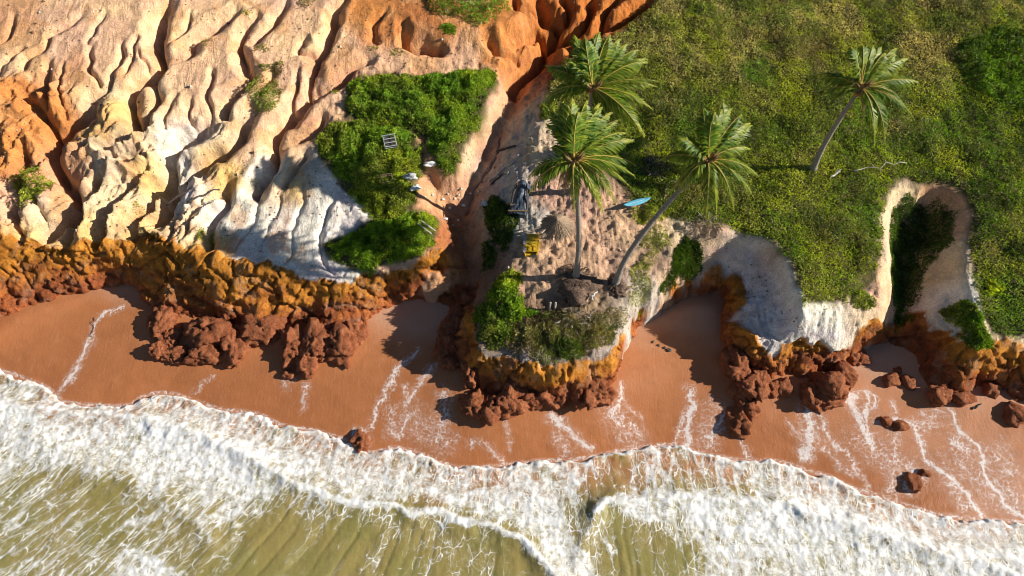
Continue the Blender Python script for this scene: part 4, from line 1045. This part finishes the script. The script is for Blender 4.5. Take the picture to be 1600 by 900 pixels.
def palm(base, crown, via, tips, label, seed, mound):
    r = np.random.default_rng(seed)
    root = thing('coconut_palm', base, label, 'palm tree', 'coconut palms on the bluff')
    path = curve([base] + via + [crown], 12)
    n = len(path)
    rad = np.interp(np.linspace(0, 1, n), [0, .04, .15, .85, 1], [.36, .24, .185, .13, .15]) * (1 + .05 * np.sin(np.arange(n) * 2.2))
    mb = MB(); pp = path - np.array(base); pp[0, 2] -= .3
    mb.tube(pp, rad, 12)
    obj('trunk', mb.mesh('trunk', True), M_TRUNK, parent=root)
    cb = np.array(crown) - np.array(base)
    mb = MB()
    for k in range(14):
        a = k * 2.4; d = np.array([math.cos(a), math.sin(a), .9]); d /= np.linalg.norm(d)
        mb.tube([cb + d * .05 - [0, 0, .35], cb + d * .3 - [0, 0, .1], cb + d * .75 + [0, 0, .0]], [.12, .07, .02], 5)
    obj('crown_shaft', mb.mesh('crown_shaft', True), M_FIBRE, parent=root, kind='stuff')
    for k in range(6):
        a = k * 1.05 + r.random(); me = rock_mesh('coconut', 2, .04, seed + k, (.12, .12, .15))
        obj('coconut', me, M_NUT, parent=root, loc=cb + np.array([math.cos(a) * .3, math.sin(a) * .3, -.32 - .1 * r.random()]))
    o = np.array(crown)
    k = 0
    for px, py, dz, fl in tips:
        tip = at(px, py, crown[2] + dz)
        for j in range(1 if fl == 2 or (fl == 1 and r.random() < .3) else 2):
            jit = np.array([r.normal() * .45, r.normal() * .45, -.25 + r.normal() * .3]) if j else np.zeros(3)
            q = o + (tip + jit - o) * (.93 if j else 1.0)
            arch = .55 + .25 * r.random() + max(0, -dz) * .35
            frond(root, o, q, arch, fl == 2, seed * 100 + k, (-.25, -.15)); k += 1
    # spear of young leaves
    if mound:
        me = rock_mesh('root_mound', 4, .22, seed + 50, mound, .35)
        obj('root_mound', me, M_ROOT, parent=root, loc=(mound[3], mound[4], mound[5]))
        mb = MB()
        for k in range(160):
            a = r.random() * 6.28; rr = mound[0] * (.45 + .75 * r.random())
            x, y = math.cos(a), math.sin(a)
            mb.tube([(x * .15, y * .15, .25), (x * rr * .6, y * rr * .6, .1 + .08 * r.random()), (x * rr + .1 * r.normal(), y * rr * .8 + .1 * r.normal(), -.25 - .2 * r.random())], [.03, .018, .008], 4)
        obj('roots', mb.mesh('roots'), M_ROOT, parent=root, kind='stuff')
    return root


import bmesh


def rock_mesh(name, sub, amp, seed, size, knob=.0):
    bm = bmesh.new(); bmesh.ops.create_icosphere(bm, subdivisions=sub, radius=1.0)
    me = bpy.data.meshes.new(name); bm.to_mesh(me); bm.free()
    n = len(me.vertices); V = np.zeros(n * 3, np.float32); me.vertices.foreach_get('co', V); V = V.reshape(-1, 3).astype(float)
    o = seed * 7.31
    S = np.array(size[:3])
    q = V * S / .9
    d = 1 + 2.2 * amp * (fbm3(V[:, 0] * 1.3 + o, V[:, 1] * 1.3, V[:, 2] * 1.3 + o, 3, seed % 60) - .5) * 2
    f1, f2 = worley3(q[:, 0] * 2.6 + o, q[:, 1] * 2.6, q[:, 2] * 2.6, seed % 50)
    d += knob * ((.5 - f1) - .8 * np.exp(-((f2 - f1) / .12) ** 2) * .5) + knob * 1.6 * (fbm3(q[:, 0] * 6 + o, q[:, 1] * 6, q[:, 2] * 6, 4, 7, .7) - .5)
    rr = np.random.default_rng(seed * 3 + 1)
    if knob > .2:
        N = rr.normal(size=(16, 3)); N /= np.linalg.norm(N, axis=1)[:, None]; h = rr.uniform(.72, 1.0, 16)
        U = V / np.linalg.norm(V, axis=1)[:, None]
        dots = U @ N.T
        rad = np.min(np.where(dots > .05, h[None] / np.maximum(dots, .05), 9.0), axis=1)
        d = d * np.minimum(rad, 1.15)
    V = V * d[:, None] * S
    me.vertices.foreach_set('co', V.astype(np.float32).ravel())
    me.polygons.foreach_set('use_smooth', np.full(len(me.polygons), True))
    me.update()
    return me


def crown_at(px, py, z): return at(px, py, z)


bB = ground(900, 434); bC = ground(961, 446); bD = ground(1269, 266)
cA = at(926, 137, 14.4); cB = at(896, 250, bB[2] + 9.2); cC = at(1106, 250, bC[2] + 8.8); cD = at(1345, 136, bD[2] + 6.9)
bA = np.array([cA[0] - .6, cA[1] - .6, 0]); bA[2] = tz(bA[0], bA[1])
mid = lambda a, b, t, o: list(np.array(a) * (1 - t) + np.array(b) * t + np.array(o))
palm(bA, cA, [mid(bA, cA, .5, (.15, -.1, 0))],
     [(898, 50, 2.2, 0), (915, 55, 2.6, 0), (937, 45, 2.4, 0), (953, 50, 2.2, 0), (968, 55, 2.0, 0), (980, 63, 1.7, 0), (997, 72, 1.3, 0), (1010, 86, .9, 0), (1030, 122, .1, 0), (1020, 165, -.8, 0),
      (1008, 206, -1.7, 1), (1002, 175, -1.2, 0), (975, 212, -2.1, 0), (852, 97, .5, 0), (854, 148, -.8, 1), (882, 165, -1.6, 1), (890, 95, 1.4, 0), (940, 190, -2.2, 1)],
     'rearmost coconut palm of the front three, standing at the edge of the orange gully', 11, None)
palm(bB, cB, [mid(bB, cB, .3, (.22, .05, 0)), mid(bB, cB, .65, (.2, .05, 0))],
     [(863, 163, 1.6, 0), (853, 188, .8, 0), (878, 155, 2.3, 0), (895, 150, 2.6, 0), (917, 152, 2.4, 0), (940, 162, 1.8, 0), (955, 170, 1.5, 0), (967, 182, 1.0, 0), (990, 214, .2, 0), (992, 270, -1.0, 0),
      (984, 286, -1.5, 1), (963, 313, -2.2, 0), (943, 327, -2.5, 1), (898, 328, -2.6, 0), (840, 297, -1.8, 0), (825, 272, -1.2, 1), (860, 226, .3, 0), (880, 312, -2.4, 2), (870, 300, -2.2, 2)],
     'straight coconut palm rooted on the dark mound at the headland', 12, (1.5, 1.15, .55, .15, -.55, -.25))
palm(bC, cC, [mid(bC, cC, .22, (-.55, -.1, .25)), mid(bC, cC, .5, (-.6, -.1, .3)), mid(bC, cC, .8, (-.25, 0, .15))],
     [(1100, 163, 2.0, 0), (1118, 170, 2.3, 0), (1130, 165, 2.1, 0), (1143, 165, 1.8, 0), (1160, 175, 1.4, 0), (1173, 187, 1.0, 0), (1165, 202, .8, 0), (1174, 228, .1, 0), (1188, 272, -1.0, 1), (1181, 308, -1.9, 0),
      (1148, 322, -2.3, 1), (1104, 337, -2.6, 0), (1058, 303, -1.8, 1), (1046, 300, -2.2, 2), (1039, 247, -.4, 1), (1050, 198, .8, 1), (1074, 193, 1.6, 0)],
     'coconut palm with a long trunk leaning right over the creeper', 13, (.8, .7, .45, 0, -.25, -.2))
palm(bD, cD, [mid(bD, cD, .35, (-.2, 0, .1)), mid(bD, cD, .7, (-.12, 0, .1))],
     [(1330, 74, 1.9, 0), (1350, 65, 2.2, 0), (1367, 65, 2.0, 0), (1380, 68, 1.7, 0), (1403, 70, 1.4, 0), (1421, 86, .8, 0), (1437, 123, .1, 0), (1413, 158, -.9, 1), (1432, 182, -1.3, 1), (1385, 219, -2.2, 1),
      (1346, 207, -2.6, 2), (1280, 112, .2, 1), (1282, 147, -.7, 1), (1395, 140, -.5, 1)],
     'lone coconut palm in the middle of the right-hand grassland', 14, None)

# ------------------------------------------------------------------ rocks
t = NT('red_rock'); p = t.pos(); oi = t.n('ObjectInfo').outputs['Random']
nA = t.noise(p, 1.6, 6, .65); nB = t.noise(p, 8.0, 6, .7); nC = t.noise(p, 24.0, 3, .6)
c = t.mix(t.ramp(nA, .3, .7), (.33, .095, .038, 1), (.56, .20, .085, 1))
c = t.mix(t.math('MULTIPLY', t.ramp(nB, .5, .7), .55), c, (.58, .27, .15, 1))
sepz = t.n('SeparateXYZ'); t.l(p, sepz.inputs[0])
c = t.mix(t.math('MULTIPLY', t.ramp(t.math('ADD', sepz.outputs[2], nA), 2.7, 3.6), .7), c, (.52, .21, .035, 1))
c = t.mix(t.math('MULTIPLY', t.ramp(nC, .56, .68), .7), c, (.11, .035, .02, 1))
t.l(c, t.b.inputs['Base Color']); t.b.inputs['Roughness'].default_value = .88; t.b.inputs['Specular IOR Level'].default_value = .2
b1 = t.bump(t.math('ADD', nA, t.math('MULTIPLY', nB, .9)), 1.0, .38); b2 = t.bump(nC, .8, .07, b1)
t.l(b2, t.b.inputs['Normal'])
M_ROCK = t.m


def boulder(px, py, w, h, seed, label=None, parent=None, dz=.0, flat=.75, group=None, name='boulder', foot=True):
    """a rock seen centred at px, py, w by h photograph pixels across"""
    base = ground(px, py + h * .25)
    zb = float(bz(base[0], base[1])) if foot else base[2]
    P = at(px, py, zb + .25 * h / 24)
    s = np.linalg.norm(P - CAM) / FPX
    rx, ry = w * s * .56, h * s * .62
    sub = 4 if max(w, h) > 26 else 3
    me = rock_mesh(name, sub, .16, seed, (rx, ry, min(rx, ry) * flat), .26)
    o = obj(name, me, M_ROCK, parent=parent, loc=(P[0], P[1], zb + min(rx, ry) * flat * .12 + dz * .6), label=label, cat='rock' if label else None, group=group)
    return o


ATT = [(266, 522, 26, 38, 0), (272, 553, 40, 24, 0), (252, 501, 38, 48, 0), (327, 517, 54, 48, .1), (318, 550, 54, 34, 0), (363, 532, 38, 48, 0),
       (413, 508, 66, 38, .3), (405, 483, 24, 24, .8), (457, 533, 44, 52, .1), (476, 560, 32, 44, 0), 
       (493, 528, 44, 48, .2), (530, 532, 50, 52, 0), (510, 545, 32, 30, 0), (552, 516, 40, 38, 0), 
       (740, 627, 46, 42, 0), (768, 634, 52, 42, 0), (797, 624, 50, 44, .1), (829, 620, 38, 30, .1), (856, 620, 42, 32, .1), (878, 614, 34, 38, .2), (801, 596, 32, 50, .9), 
       (905, 612, 38, 42, .3), (929, 602, 46, 52, .5), (946, 616, 30, 28, .0), (739, 578, 34, 44, .6), (700, 538, 36, 54, .2), (712, 505, 44, 46, .3), (704, 562, 30, 30, 0),
       (1168, 628, 32, 42, .1), (1188, 596, 32, 52, .4), (1163, 604, 38, 38, .2), (1272, 612, 38, 42, .1), (1300, 606, 46, 46, .2), (1320, 590, 32, 36, .3), (1290, 622, 44, 24, 0), (1152, 568, 42, 52, .3), 
       (1470, 618, 30, 24, .1), (1502, 620, 26, 22, .1), (1590, 645, 26, 26, .0), (1340, 556, 30, 26, .1), (1548, 606, 22, 18, .1)]
for i, (px, py, w, h, dz) in enumerate(ATT):
    boulder(px, py, w, h, 500 + i, parent=terrain, dz=dz)
FREE = [(246, 547, 27, 24, 'small red rock lowest and farthest left in the boulder pile under the left cliff'),
        (450, 583, 19, 15, 'little red rock on wet sand just seaward of the left boulder pile'), (447, 568, 18, 11, 'flat red stone between the left boulder pile and the little rock'),
        (1156, 660, 36, 36, 'knobbly red rock at the seaward tip of the spur below the white bowl'), (1206, 604, 27, 24, 'round red boulder right of the spur below the white bowl'), (1229, 604, 23, 26, 'round red boulder alone on sand between the spur and the right rock pile'),
        (1393, 593, 21, 19, 'left one of two small boulders at the mouth of the slot'), (1421, 596, 20, 18, 'right one of two small boulders at the mouth of the slot'), (1404, 578, 12, 9, 'smallest stone at the foot of the slot creeper'),
        (561, 688, 27, 34, 'foam splashed rock standing in the edge of the surf'), (1430, 752, 19, 24, 'dark red rock ringed by foam on the right sand'),
        (1384, 658, 18, 12, 'low rock at the left end of the foamy rock row'), (1410, 664, 24, 14, 'low rock at the right end of the foamy rock row'), (1048, 706, 9, 14, 'tiny rock in the surf edge near the middle of the beach'), (1445, 738, 16, 9, 'flat stone behind the foam ringed rock')]
for i, (px, py, w, h, lab) in enumerate(FREE):
    boulder(px, py, w, h, 600 + i, label=lab, group='loose rocks on the beach', name='beach_rock', dz=-.03)

# ------------------------------------------------------------------ things lying about
def lay(px, py): return ground(px, py)


def pole_thing(name, a, b, r0, r1, mat, label, cat, group=None, lift=.04, crook=.05, seed=1, twigs=0):
    A = ground(*a); B = ground(*b); r = np.random.default_rng(seed)
    A[2] += lift + r0 * .5; B[2] += lift + r1 * .5
    n = 9; P = np.array([A + (B - A) * k / (n - 1) for k in range(n)])
    zg = np.maximum(tz(P[:, 0], P[:, 1]), bz(P[:, 0], P[:, 1])) + r0 * .6
    P[:, 2] = np.maximum(P[:, 2], zg); P[1:-1] += r.normal(size=(n - 2, 3)) * crook * [1, 1, .4]
    mb = MB(); mb.tube(P - A, np.linspace(r0, r1, n), 7)
    root = obj(name, mb.mesh(name, True), mat, loc=A, label=label, cat=cat, group=group)
    for k in range(twigs):
        i = 2 + k % (n - 3); d = r.normal(size=3) * .45; d[2] = abs(d[2]) * .6
        mt = MB(); q = P[i] - A; mt.tube([q, q + d * .6, q + d + r.normal(size=3) * .1], [r1 * .9, r1 * .6, r1 * .3], 5)
        obj('twig', mt.mesh('twig', True), mat, parent=root)
    return root


M_PALE = plain('weathered_wood', (.50, .44, .38), .85, .25, 10)
M_DARKW = plain('dark_wood', (.075, .065, .06), .9, .4, 9)
M_BROWNW = plain('brown_wood', (.22, .15, .09), .9, .3, 9)
M_WHITE = plain('white_plastic', (.74, .75, .74), .5, .08, 6)
M_YEL = plain('mustard_plastic', (.52, .33, .02), .45, .12, 5)
M_YELB = plain('bright_yellow_paint', (.75, .48, .03), .45, .08, 5)
M_BLUE = plain('sky_blue_board', (.16, .50, .66), .4, .06, 4)
M_TARP = plain('dark_blue_tarpaulin', (.045, .06, .085), .45, .4, 5, .8)
M_GREYM = plain('grey_metal', (.40, .41, .41), .5, .2, 8)
M_THATCH = plain('thatch', (.34, .25, .17), .95, .35, 12, .8)

# blue board
A = ground(973, 328); B = ground(1015, 315); d = B - A; L = float(np.linalg.norm(d)); yaw = math.atan2(d[1], d[0])
rows, V, F = 17, [], []
for i in range(rows):
    u = i / (rows - 1); w = .27 * max(.02, math.sin(math.pi * u) ** .6) * (1 - .12 * u); zr = .10 * (2 * u - 1) ** 4
    for j, (a, h) in enumerate(((-1, .03), (-.7, .06), (0, .075), (.7, .06), (1, .03), (.7, 0), (0, -.01), (-.7, 0))):
        V.append(((u - .5) * L, a * w, h + zr))
for i in range(rows - 1):
    for j in range(8): F.append((i * 8 + j, i * 8 + (j + 1) % 8, (i + 1) * 8 + (j + 1) % 8, (i + 1) * 8 + j))
F += [tuple(range(8))[::-1], tuple((rows - 1) * 8 + j for j in range(8))]
me = bpy.data.meshes.new('deck'); me.from_pydata(V, [], F); me.polygons.foreach_set('use_smooth', [True] * len(F)); me.update()
cpt = (A + B) / 2; cpt[2] = max(A[2], B[2]) + .28
bd = thing('surfboard', cpt, 'long pale blue board lying in creeper right of the palms', 'surfboard')
bd.rotation_euler = (.05, -math.atan2(d[2], L) * .5, yaw)
obj('deck', me, M_BLUE, parent=bd)
mb = MB(); mb.box((0, 0, .078), (L * .86, .025, .008)); obj('stringer', mb.mesh('stringer'), M_WHITE, parent=bd)
mb = MB(); mb.box((-L * .36, 0, -.06), (.16, .015, .12), taper=.5); obj('fin', mb.mesh('fin'), M_WHITE, parent=bd)

# yellow tub
c0 = ground(830, 385)
tub = thing('plastic_tub', c0 + [0, 0, .02], 'mustard yellow boat-shaped tub with a bright bar on the shaded sand', 'tub')
tub.rotation_euler = (0, 0, math.radians(-3))
prof = [(-.95, .40), (-.8, .48), (0, .55), (.6, .50), (.9, .40)]
V, F = [], []
for y, w in prof:
    V += [(-w * .86, y * .96, 0), (w * .86, y * .96, 0), (w, y, .34), (w * .86, y * .95, .34), (w * .8, y * .9, .14), (-w * .8, y * .9, .14), (-w * .86, y * .95, .34), (-w, y, .34)]
for i in range(4):
    for j in range(8): F.append((i * 8 + j, (i + 1) * 8 + j, (i + 1) * 8 + (j + 1) % 8, i * 8 + (j + 1) % 8))
F += [tuple(range(8)), tuple(32 + j for j in range(8))[::-1]]
me = bpy.data.meshes.new('hull'); me.from_pydata(V, [], F); me.update(); obj('hull', me, M_YEL, parent=tub)
mb = MB(); mb.box((.04, .02, .355), (.78, 1.5, .03)); obj('lid', mb.mesh('lid'), M_YEL, parent=tub)
mb = MB(); mb.box((-.44, 0, .365), (.20, 1.62, .035)); obj('side_panel', mb.mesh('side_panel'), plain('faded_plastic', (.42, .37, .36), .6), parent=tub)
mb = MB(); mb.box((-.10, -.28, .42), (.80, .11, .07), rz=.12); obj('bar', mb.mesh('bar'), M_YELB, parent=tub)
for x in (-.14, .20):
    mb = MB(); mb.box((x, -.50, .40), (.07, .36, .05)); obj('leg', mb.mesh('leg'), M_YELB, parent=tub)

# dark covered frame
c0 = ground(812, 322)
fr = thing('covered_frame', c0, 'dark blue tarpaulin draped on a wooden frame behind the yellow tub', 'tarpaulin')
fr.rotation_euler = (0, 0, math.radians(-8))
gx, gy = np.meshgrid(np.linspace(-.75, .75, 34), np.linspace(-1.0, 1.5, 50))
hz = .25 + .75 * np.exp(-(gx / .55) ** 2) * sstep(-1.0, .6, gy) + .35 * (fbm(gx * 2.2, gy * 1.2, 4, 140) - .5) - .5 * sstep(.5, .75, np.abs(gx))
ii = np.arange(gx.size).reshape(gx.shape)
me = np_mesh('tarpaulin', np.stack([gx, gy, hz], -1).reshape(-1, 3), np.stack([ii[:-1, :-1], ii[:-1, 1:], ii[1:, 1:], ii[1:, :-1]], -1).reshape(-1, 4))
obj('tarpaulin', me, M_TARP, parent=fr)
for x0, y0, x1, y1 in ((-.7, -.9, .7, -.75), (-.65, -.35, .68, -.25)):
    mb = MB(); mb.tube([(x0, y0, .42), (x1, y1, .45)], [.06, .06], 6); obj('rail', mb.mesh('rail'), M_BROWNW, parent=fr)
for x in (-.62, .62):
    mb = MB(); mb.tube([(x, -.85, .0), (x * .8, .2, .85), (x * .5, 1.2, 1.05)], [.05, .05, .04], 6); obj('pole', mb.mesh('pole'), M_DARKW, parent=fr)

# thatched parasol
c0 = ground(868, 372)
pr = thing('thatched_parasol', c0, 'ragged parasol of dry thatch beside the straight palm trunk', 'parasol')
mb = MB(); mb.tube([(0, 0, -.1), (0, .02, 1.0), (.03, .02, 1.95)], [.06, .055, .05], 7); obj('post', mb.mesh('post', True), M_BROWNW, parent=pr)
r = np.random.default_rng(5); mb = MB()
for k in range(520):
    a = r.random() * 6.283; t0 = r.random() * .55; l = .55 + .35 * r.random()
    p0 = np.array([math.cos(a) * 1.25 * t0, math.sin(a) * 1.25 * t0, 1.95 - .75 * t0 + .05 * r.random()])
    t1 = t0 + l * .72; a2 = a + r.normal() * .09
    p1 = np.array([math.cos(a2) * 1.25 * t1, math.sin(a2) * 1.25 * t1, 1.95 - .85 * t1 - .25 * max(0, t1 - .9) + .04 * r.normal()])
    s_ = np.array([-math.sin(a), math.cos(a), .2]) * .035
    mb.add([p0 - s_ * .6, p0 + s_ * .6, (p0 + p1) / 2 + s_ + [0, 0, .03], p1, (p0 + p1) / 2 - s_ + [0, 0, .03]], [(0, 1, 2, 3, 4)])
obj('canopy', mb.mesh('canopy'), M_THATCH, parent=pr, kind='stuff')

# crates in the thicket
def crate(px, py, w, l, h, mat, label, tilt, seed, slats):
    c0 = ground(px, py); c0[2] += .75
    cr = thing('crate', c0, label, 'crate', 'crates dumped in the thicket')
    cr.rotation_euler = tilt
    for sx_ in (-1, 1):
        mb = MB(); mb.box((sx_ * w / 2, 0, h / 2), (.045, l + .045, .045)); mb.box((sx_ * w / 2, 0, .0), (.045, l + .045, .045)); obj('side_frame', mb.mesh('side_frame'), mat, parent=cr)
    for sy_ in (-1, 1):
        mb = MB(); mb.box((0, sy_ * l / 2, h / 2), (w - .08, .045, .045)); mb.box((0, sy_ * l / 2, .0), (w - .08, .045, .045)); obj('end_frame', mb.mesh('end_frame'), mat, parent=cr)
    for sx_ in (-1, 1):
        for sy_ in (-1, 1):
            mb = MB(); mb.box((sx_ * w / 2, sy_ * l / 2, h * .25), (.055, .055, h / 2 - .08)); obj('corner_post', mb.mesh('corner_post'), mat, parent=cr)
    for k in range(slats):
        mb = MB(); mb.box((0, -l / 2 + l * (k + 1) / (slats + 1), h / 2 - .005), (w - .08, .045, .04)); obj('slat', mb.mesh('slat'), mat, parent=cr)
    if slats > 1:
        mb = MB(); mb.box((0, 0, .0), (w - .1, l - .1, .02)); obj('base', mb.mesh('base'), M_DARKW, parent=cr)


crate(612, 234, .85, .9, .5, M_GREYM, 'grey slatted crate tilted in the green thicket, upper of the two', (.35, 0, .25), 1, 2)
crate(607, 292, .8, .6, .4, M_BROWNW, 'broken brownish crate frame in the green thicket, lower of the two', (.1, .1, .3), 2, 0)
def heap(px, py, size, mat, label, cat, seed, lift=0.0, name='rubbish'):
    c0 = ground(px, py); me = rock_mesh(name, 3, .25, seed, size, .5)
    return obj(name, me, mat, loc=c0 + [0, 0, size[2] * .5 + lift], label=label, cat=cat)


heap(643, 287, (.42, .32, .28), M_GREYM, 'crumpled grey rubbish lying on the thicket beside the lower crate', 'rubbish', 21, .6)
heap(672, 259, (.45, .26, .2), M_WHITE, 'white sack in the hollow between the upper two thickets', 'sack', 22)
heap(652, 298, (.28, .26, .2), M_WHITE, 'white bundle at the right end of the crate thicket', 'bundle', 23, .25)
heap(645, 302, (.16, .2, .16), M_WHITE, 'narrow white bag left of the white bundle by the crate thicket', 'bag', 24, .25)
c0 = ground(757, 321); bx_ = thing('foam_box', c0 + [0, 0, .02], 'white oblong foam box on the pale ravine bank', 'box'); bx_.rotation_euler = (0, .15, -.25)
mb = MB(); mb.box((0, 0, .11), (.46, .26, .2), taper=1.06); obj('body', mb.mesh('body'), M_WHITE, parent=bx_)
mb = MB(); mb.box((0, 0, .235), (.52, .31, .045)); obj('lid', mb.mesh('lid'), M_WHITE, parent=bx_)
r = np.random.default_rng(77)
LIT = [(716, 305), (711, 311), (735, 303), (700, 304), (692, 313), (724, 322), (688, 330), (696, 342), (703, 326), (720, 296), (676, 305), (716, 345), (708, 352), (664, 308), (748, 300), (718, 312)]
for k, (px, py) in enumerate(LIT):
    c0 = ground(px, py); sz = r.uniform(.07, .15)
    me = rock_mesh('scrap', 2, .3, 700 + k, (sz * r.uniform(.8, 1.6), sz, sz * .5), .3)
    obj('scrap', me, M_WHITE if k % 3 else M_PALE, loc=c0 + [0, 0, sz * .25], label='small pale scrap of litter or stone scattered on the ravine floor', cat='litter', group='litter scattered on the ravine floor')

pole_thing('plank', (654, 360), (676, 376), .05, .045, M_PALE, 'pale plank lying on the cliff edge thicket, left of two', 'plank', lift=.75, crook=.005, seed=2)
pole_thing('plank', (660, 356), (682, 372), .05, .045, M_PALE, 'pale plank lying on the cliff edge thicket, right of two', 'plank', lift=.75, crook=.005, seed=3)
pole_thing('driftwood_log', (764, 285), (806, 252), .10, .05, M_PALE, 'pale driftwood log on the bank above the tarpaulin', 'log', seed=4)
pole_thing('driftwood_log', (768, 289), (790, 270), .09, .06, M_DARKW, 'dark log lying against the pale driftwood log', 'log', seed=5)
pole_thing('driftwood_log', (776, 239), (806, 230), .12, .07, M_DARKW, 'short dark log higher up the ravine bank', 'log', seed=6)
pole_thing('driftwood_log', (262, 322), (299, 294), .08, .04, M_PALE, 'bleached branch at the foot of the white gully on the left', 'branch', seed=7, twigs=2)
pole_thing('driftwood_log', (294, 318), (345, 300), .09, .05, M_DARKW, 'dark branch right of the bleached one on the left slope', 'branch', seed=8)
pole_thing('dead_branch', (1330, 274), (1412, 262), .035, .02, M_PALE, 'long silvery dead branch in the grass right of the lone palm', 'branch', lift=.45, crook=.12, seed=9, twigs=6)
pole_thing('dead_branch', (1296, 283), (1309, 274), .08, .04, M_PALE, 'short bleached branch in the grass below the lone palm', 'branch', lift=.4, seed=10, twigs=3)
pole_thing('dead_branch', (1042, 290), (1036, 318), .05, .03, M_BROWNW, 'thin brown branch by the blue board', 'branch', lift=.3, seed=11)
pole_thing('stick', (1518, 640), (1533, 632), .05, .035, M_DARKW, 'dark stick on the shaded sand under the right cliff', 'stick', seed=12)
pole_thing('stick', (921, 474), (931, 462), .05, .04, M_WHITE, 'white stick leaning on the dark palm mound', 'stick', lift=.5, seed=13)
pole_thing('stick', (148, 497), (145, 527), .02, .015, M_DARKW, 'thin twig on the sand of the left cove', 'stick', seed=14)
for k, px in enumerate((859, 867)):
    c0 = ground(px, 483); mb = MB(); mb.tube([(0, 0, -.2), (0, 0, .35), (.02, 0, .75)], [.08, .075, .06], 8)
    obj('post', mb.mesh('post'), M_PALE, loc=c0, label=('pale' if k == 0 else 'second') + (' wooden post left of the dark palm mound' if k == 0 else ' short post, right of the pale one by the palm mound'), cat='post')
for k, (px, py, w) in enumerate(((1020, 535, .13), (1029, 540, .1), (1038, 544, .12), (1046, 547, .2))):
    heap(px, py, (w, w * .8, .05), M_DARKW, ['leftmost', 'second', 'third', 'largest and rightmost'][k] + ' dark seaweed clump on the shaded cove sand', 'seaweed', 40 + k, name='seaweed_clump')
# heaps of fallen dead fronds
def dead_heap(px, py, rad, n, label, seed, mat_cols):
    c0 = ground(px, py); r = np.random.default_rng(seed)
    a_ = r.random(n) * 6.283; rr_ = rad * np.sqrt(r.random(n)); q = np.stack([np.cos(a_) * rr_, np.sin(a_) * rr_ * .7, .08 + .3 * r.random(n) * (1 - rr_ / rad)], 1)
    q[:, 2] += tz(q[:, 0] + c0[0], q[:, 1] + c0[1]) - c0[2]
    col = np.array(mat_cols)[r.integers(0, len(mat_cols), n)] * (.6 + .8 * r.random((n, 1)))
    me = leaf_mesh('dead_frond_heap', q, .25 + .4 * r.random(n), col, up=-.25, asp=.13, seed=seed)
    obj('dead_frond_heap', me, M_LEAF, loc=c0, label=label, cat='fronds')


dead_heap(1022, 262, 1.3, 420, 'dark heap of fallen fronds in the grass left of the leaning palm crown', 61, [(.07, .06, .05), (.12, .10, .09), (.3, .27, .24)])
dead_heap(1105, 350, 1.1, 220, 'pale dead fronds on the rim of the white bowl', 62, [(.42, .36, .28), (.25, .2, .14)])
dead_heap(905, 500, 1.2, 260, 'grey dead stalks below the palm mound', 63, [(.4, .36, .32), (.2, .16, .12)])

# loose stones and crumbs on bare ground
n = 9000; q = np.stack([RNG.uniform(-40, 20, n), RNG.uniform(-8, 26, n)], 1)
sv = bil(SD_FIELD, q[:, 0], q[:, 1]); st_ = bil(SD_THICK, q[:, 0], q[:, 1]); sl_ = bil(SD_LIP, q[:, 0], q[:, 1])
cl = fbm(q[:, 0] / 2.5, q[:, 1] / 2.5, 3, 151)
q = q[(sv < 0) & (st_ < 0) & (sl_ > .3) & (RNG.random(n) < sstep(.40, .62, cl))]
n = len(q); z = tz(q[:, 0], q[:, 1]); s_ = RNG.uniform(.02, .07, n) * (1 + 1.2 * (RNG.random(n) > .93))
oct_ = np.array([(1, 0, 0), (0, 1, 0), (-1, 0, 0), (0, -1, 0), (0, 0, 1), (0, 0, -1)], float); of = np.array([(0, 1, 4), (1, 2, 4), (2, 3, 4), (3, 0, 4), (1, 0, 5), (2, 1, 5), (3, 2, 5), (0, 3, 5)])
V = (oct_[None] * (s_[:, None, None] * RNG.uniform(.6, 1.4, (n, 6, 1))) + np.stack([q[:, 0], q[:, 1], z + s_ * .3], 1)[:, None]).reshape(-1, 3)
F = (of[None] + 6 * np.arange(n)[:, None, None]).reshape(-1, 3)
colr = np.array([(.45, .28, .17), (.24, .14, .09), (.55, .48, .40), (.14, .09, .07)])[RNG.integers(0, 4, n)]
me = np_mesh('loose_stones', V, F, np.repeat(colr, 6, 0), smooth=False)
obj('loose_stones', me, M_EARTH, kind='stuff', label='small loose stones strewn over the bare slopes', cat='stones')
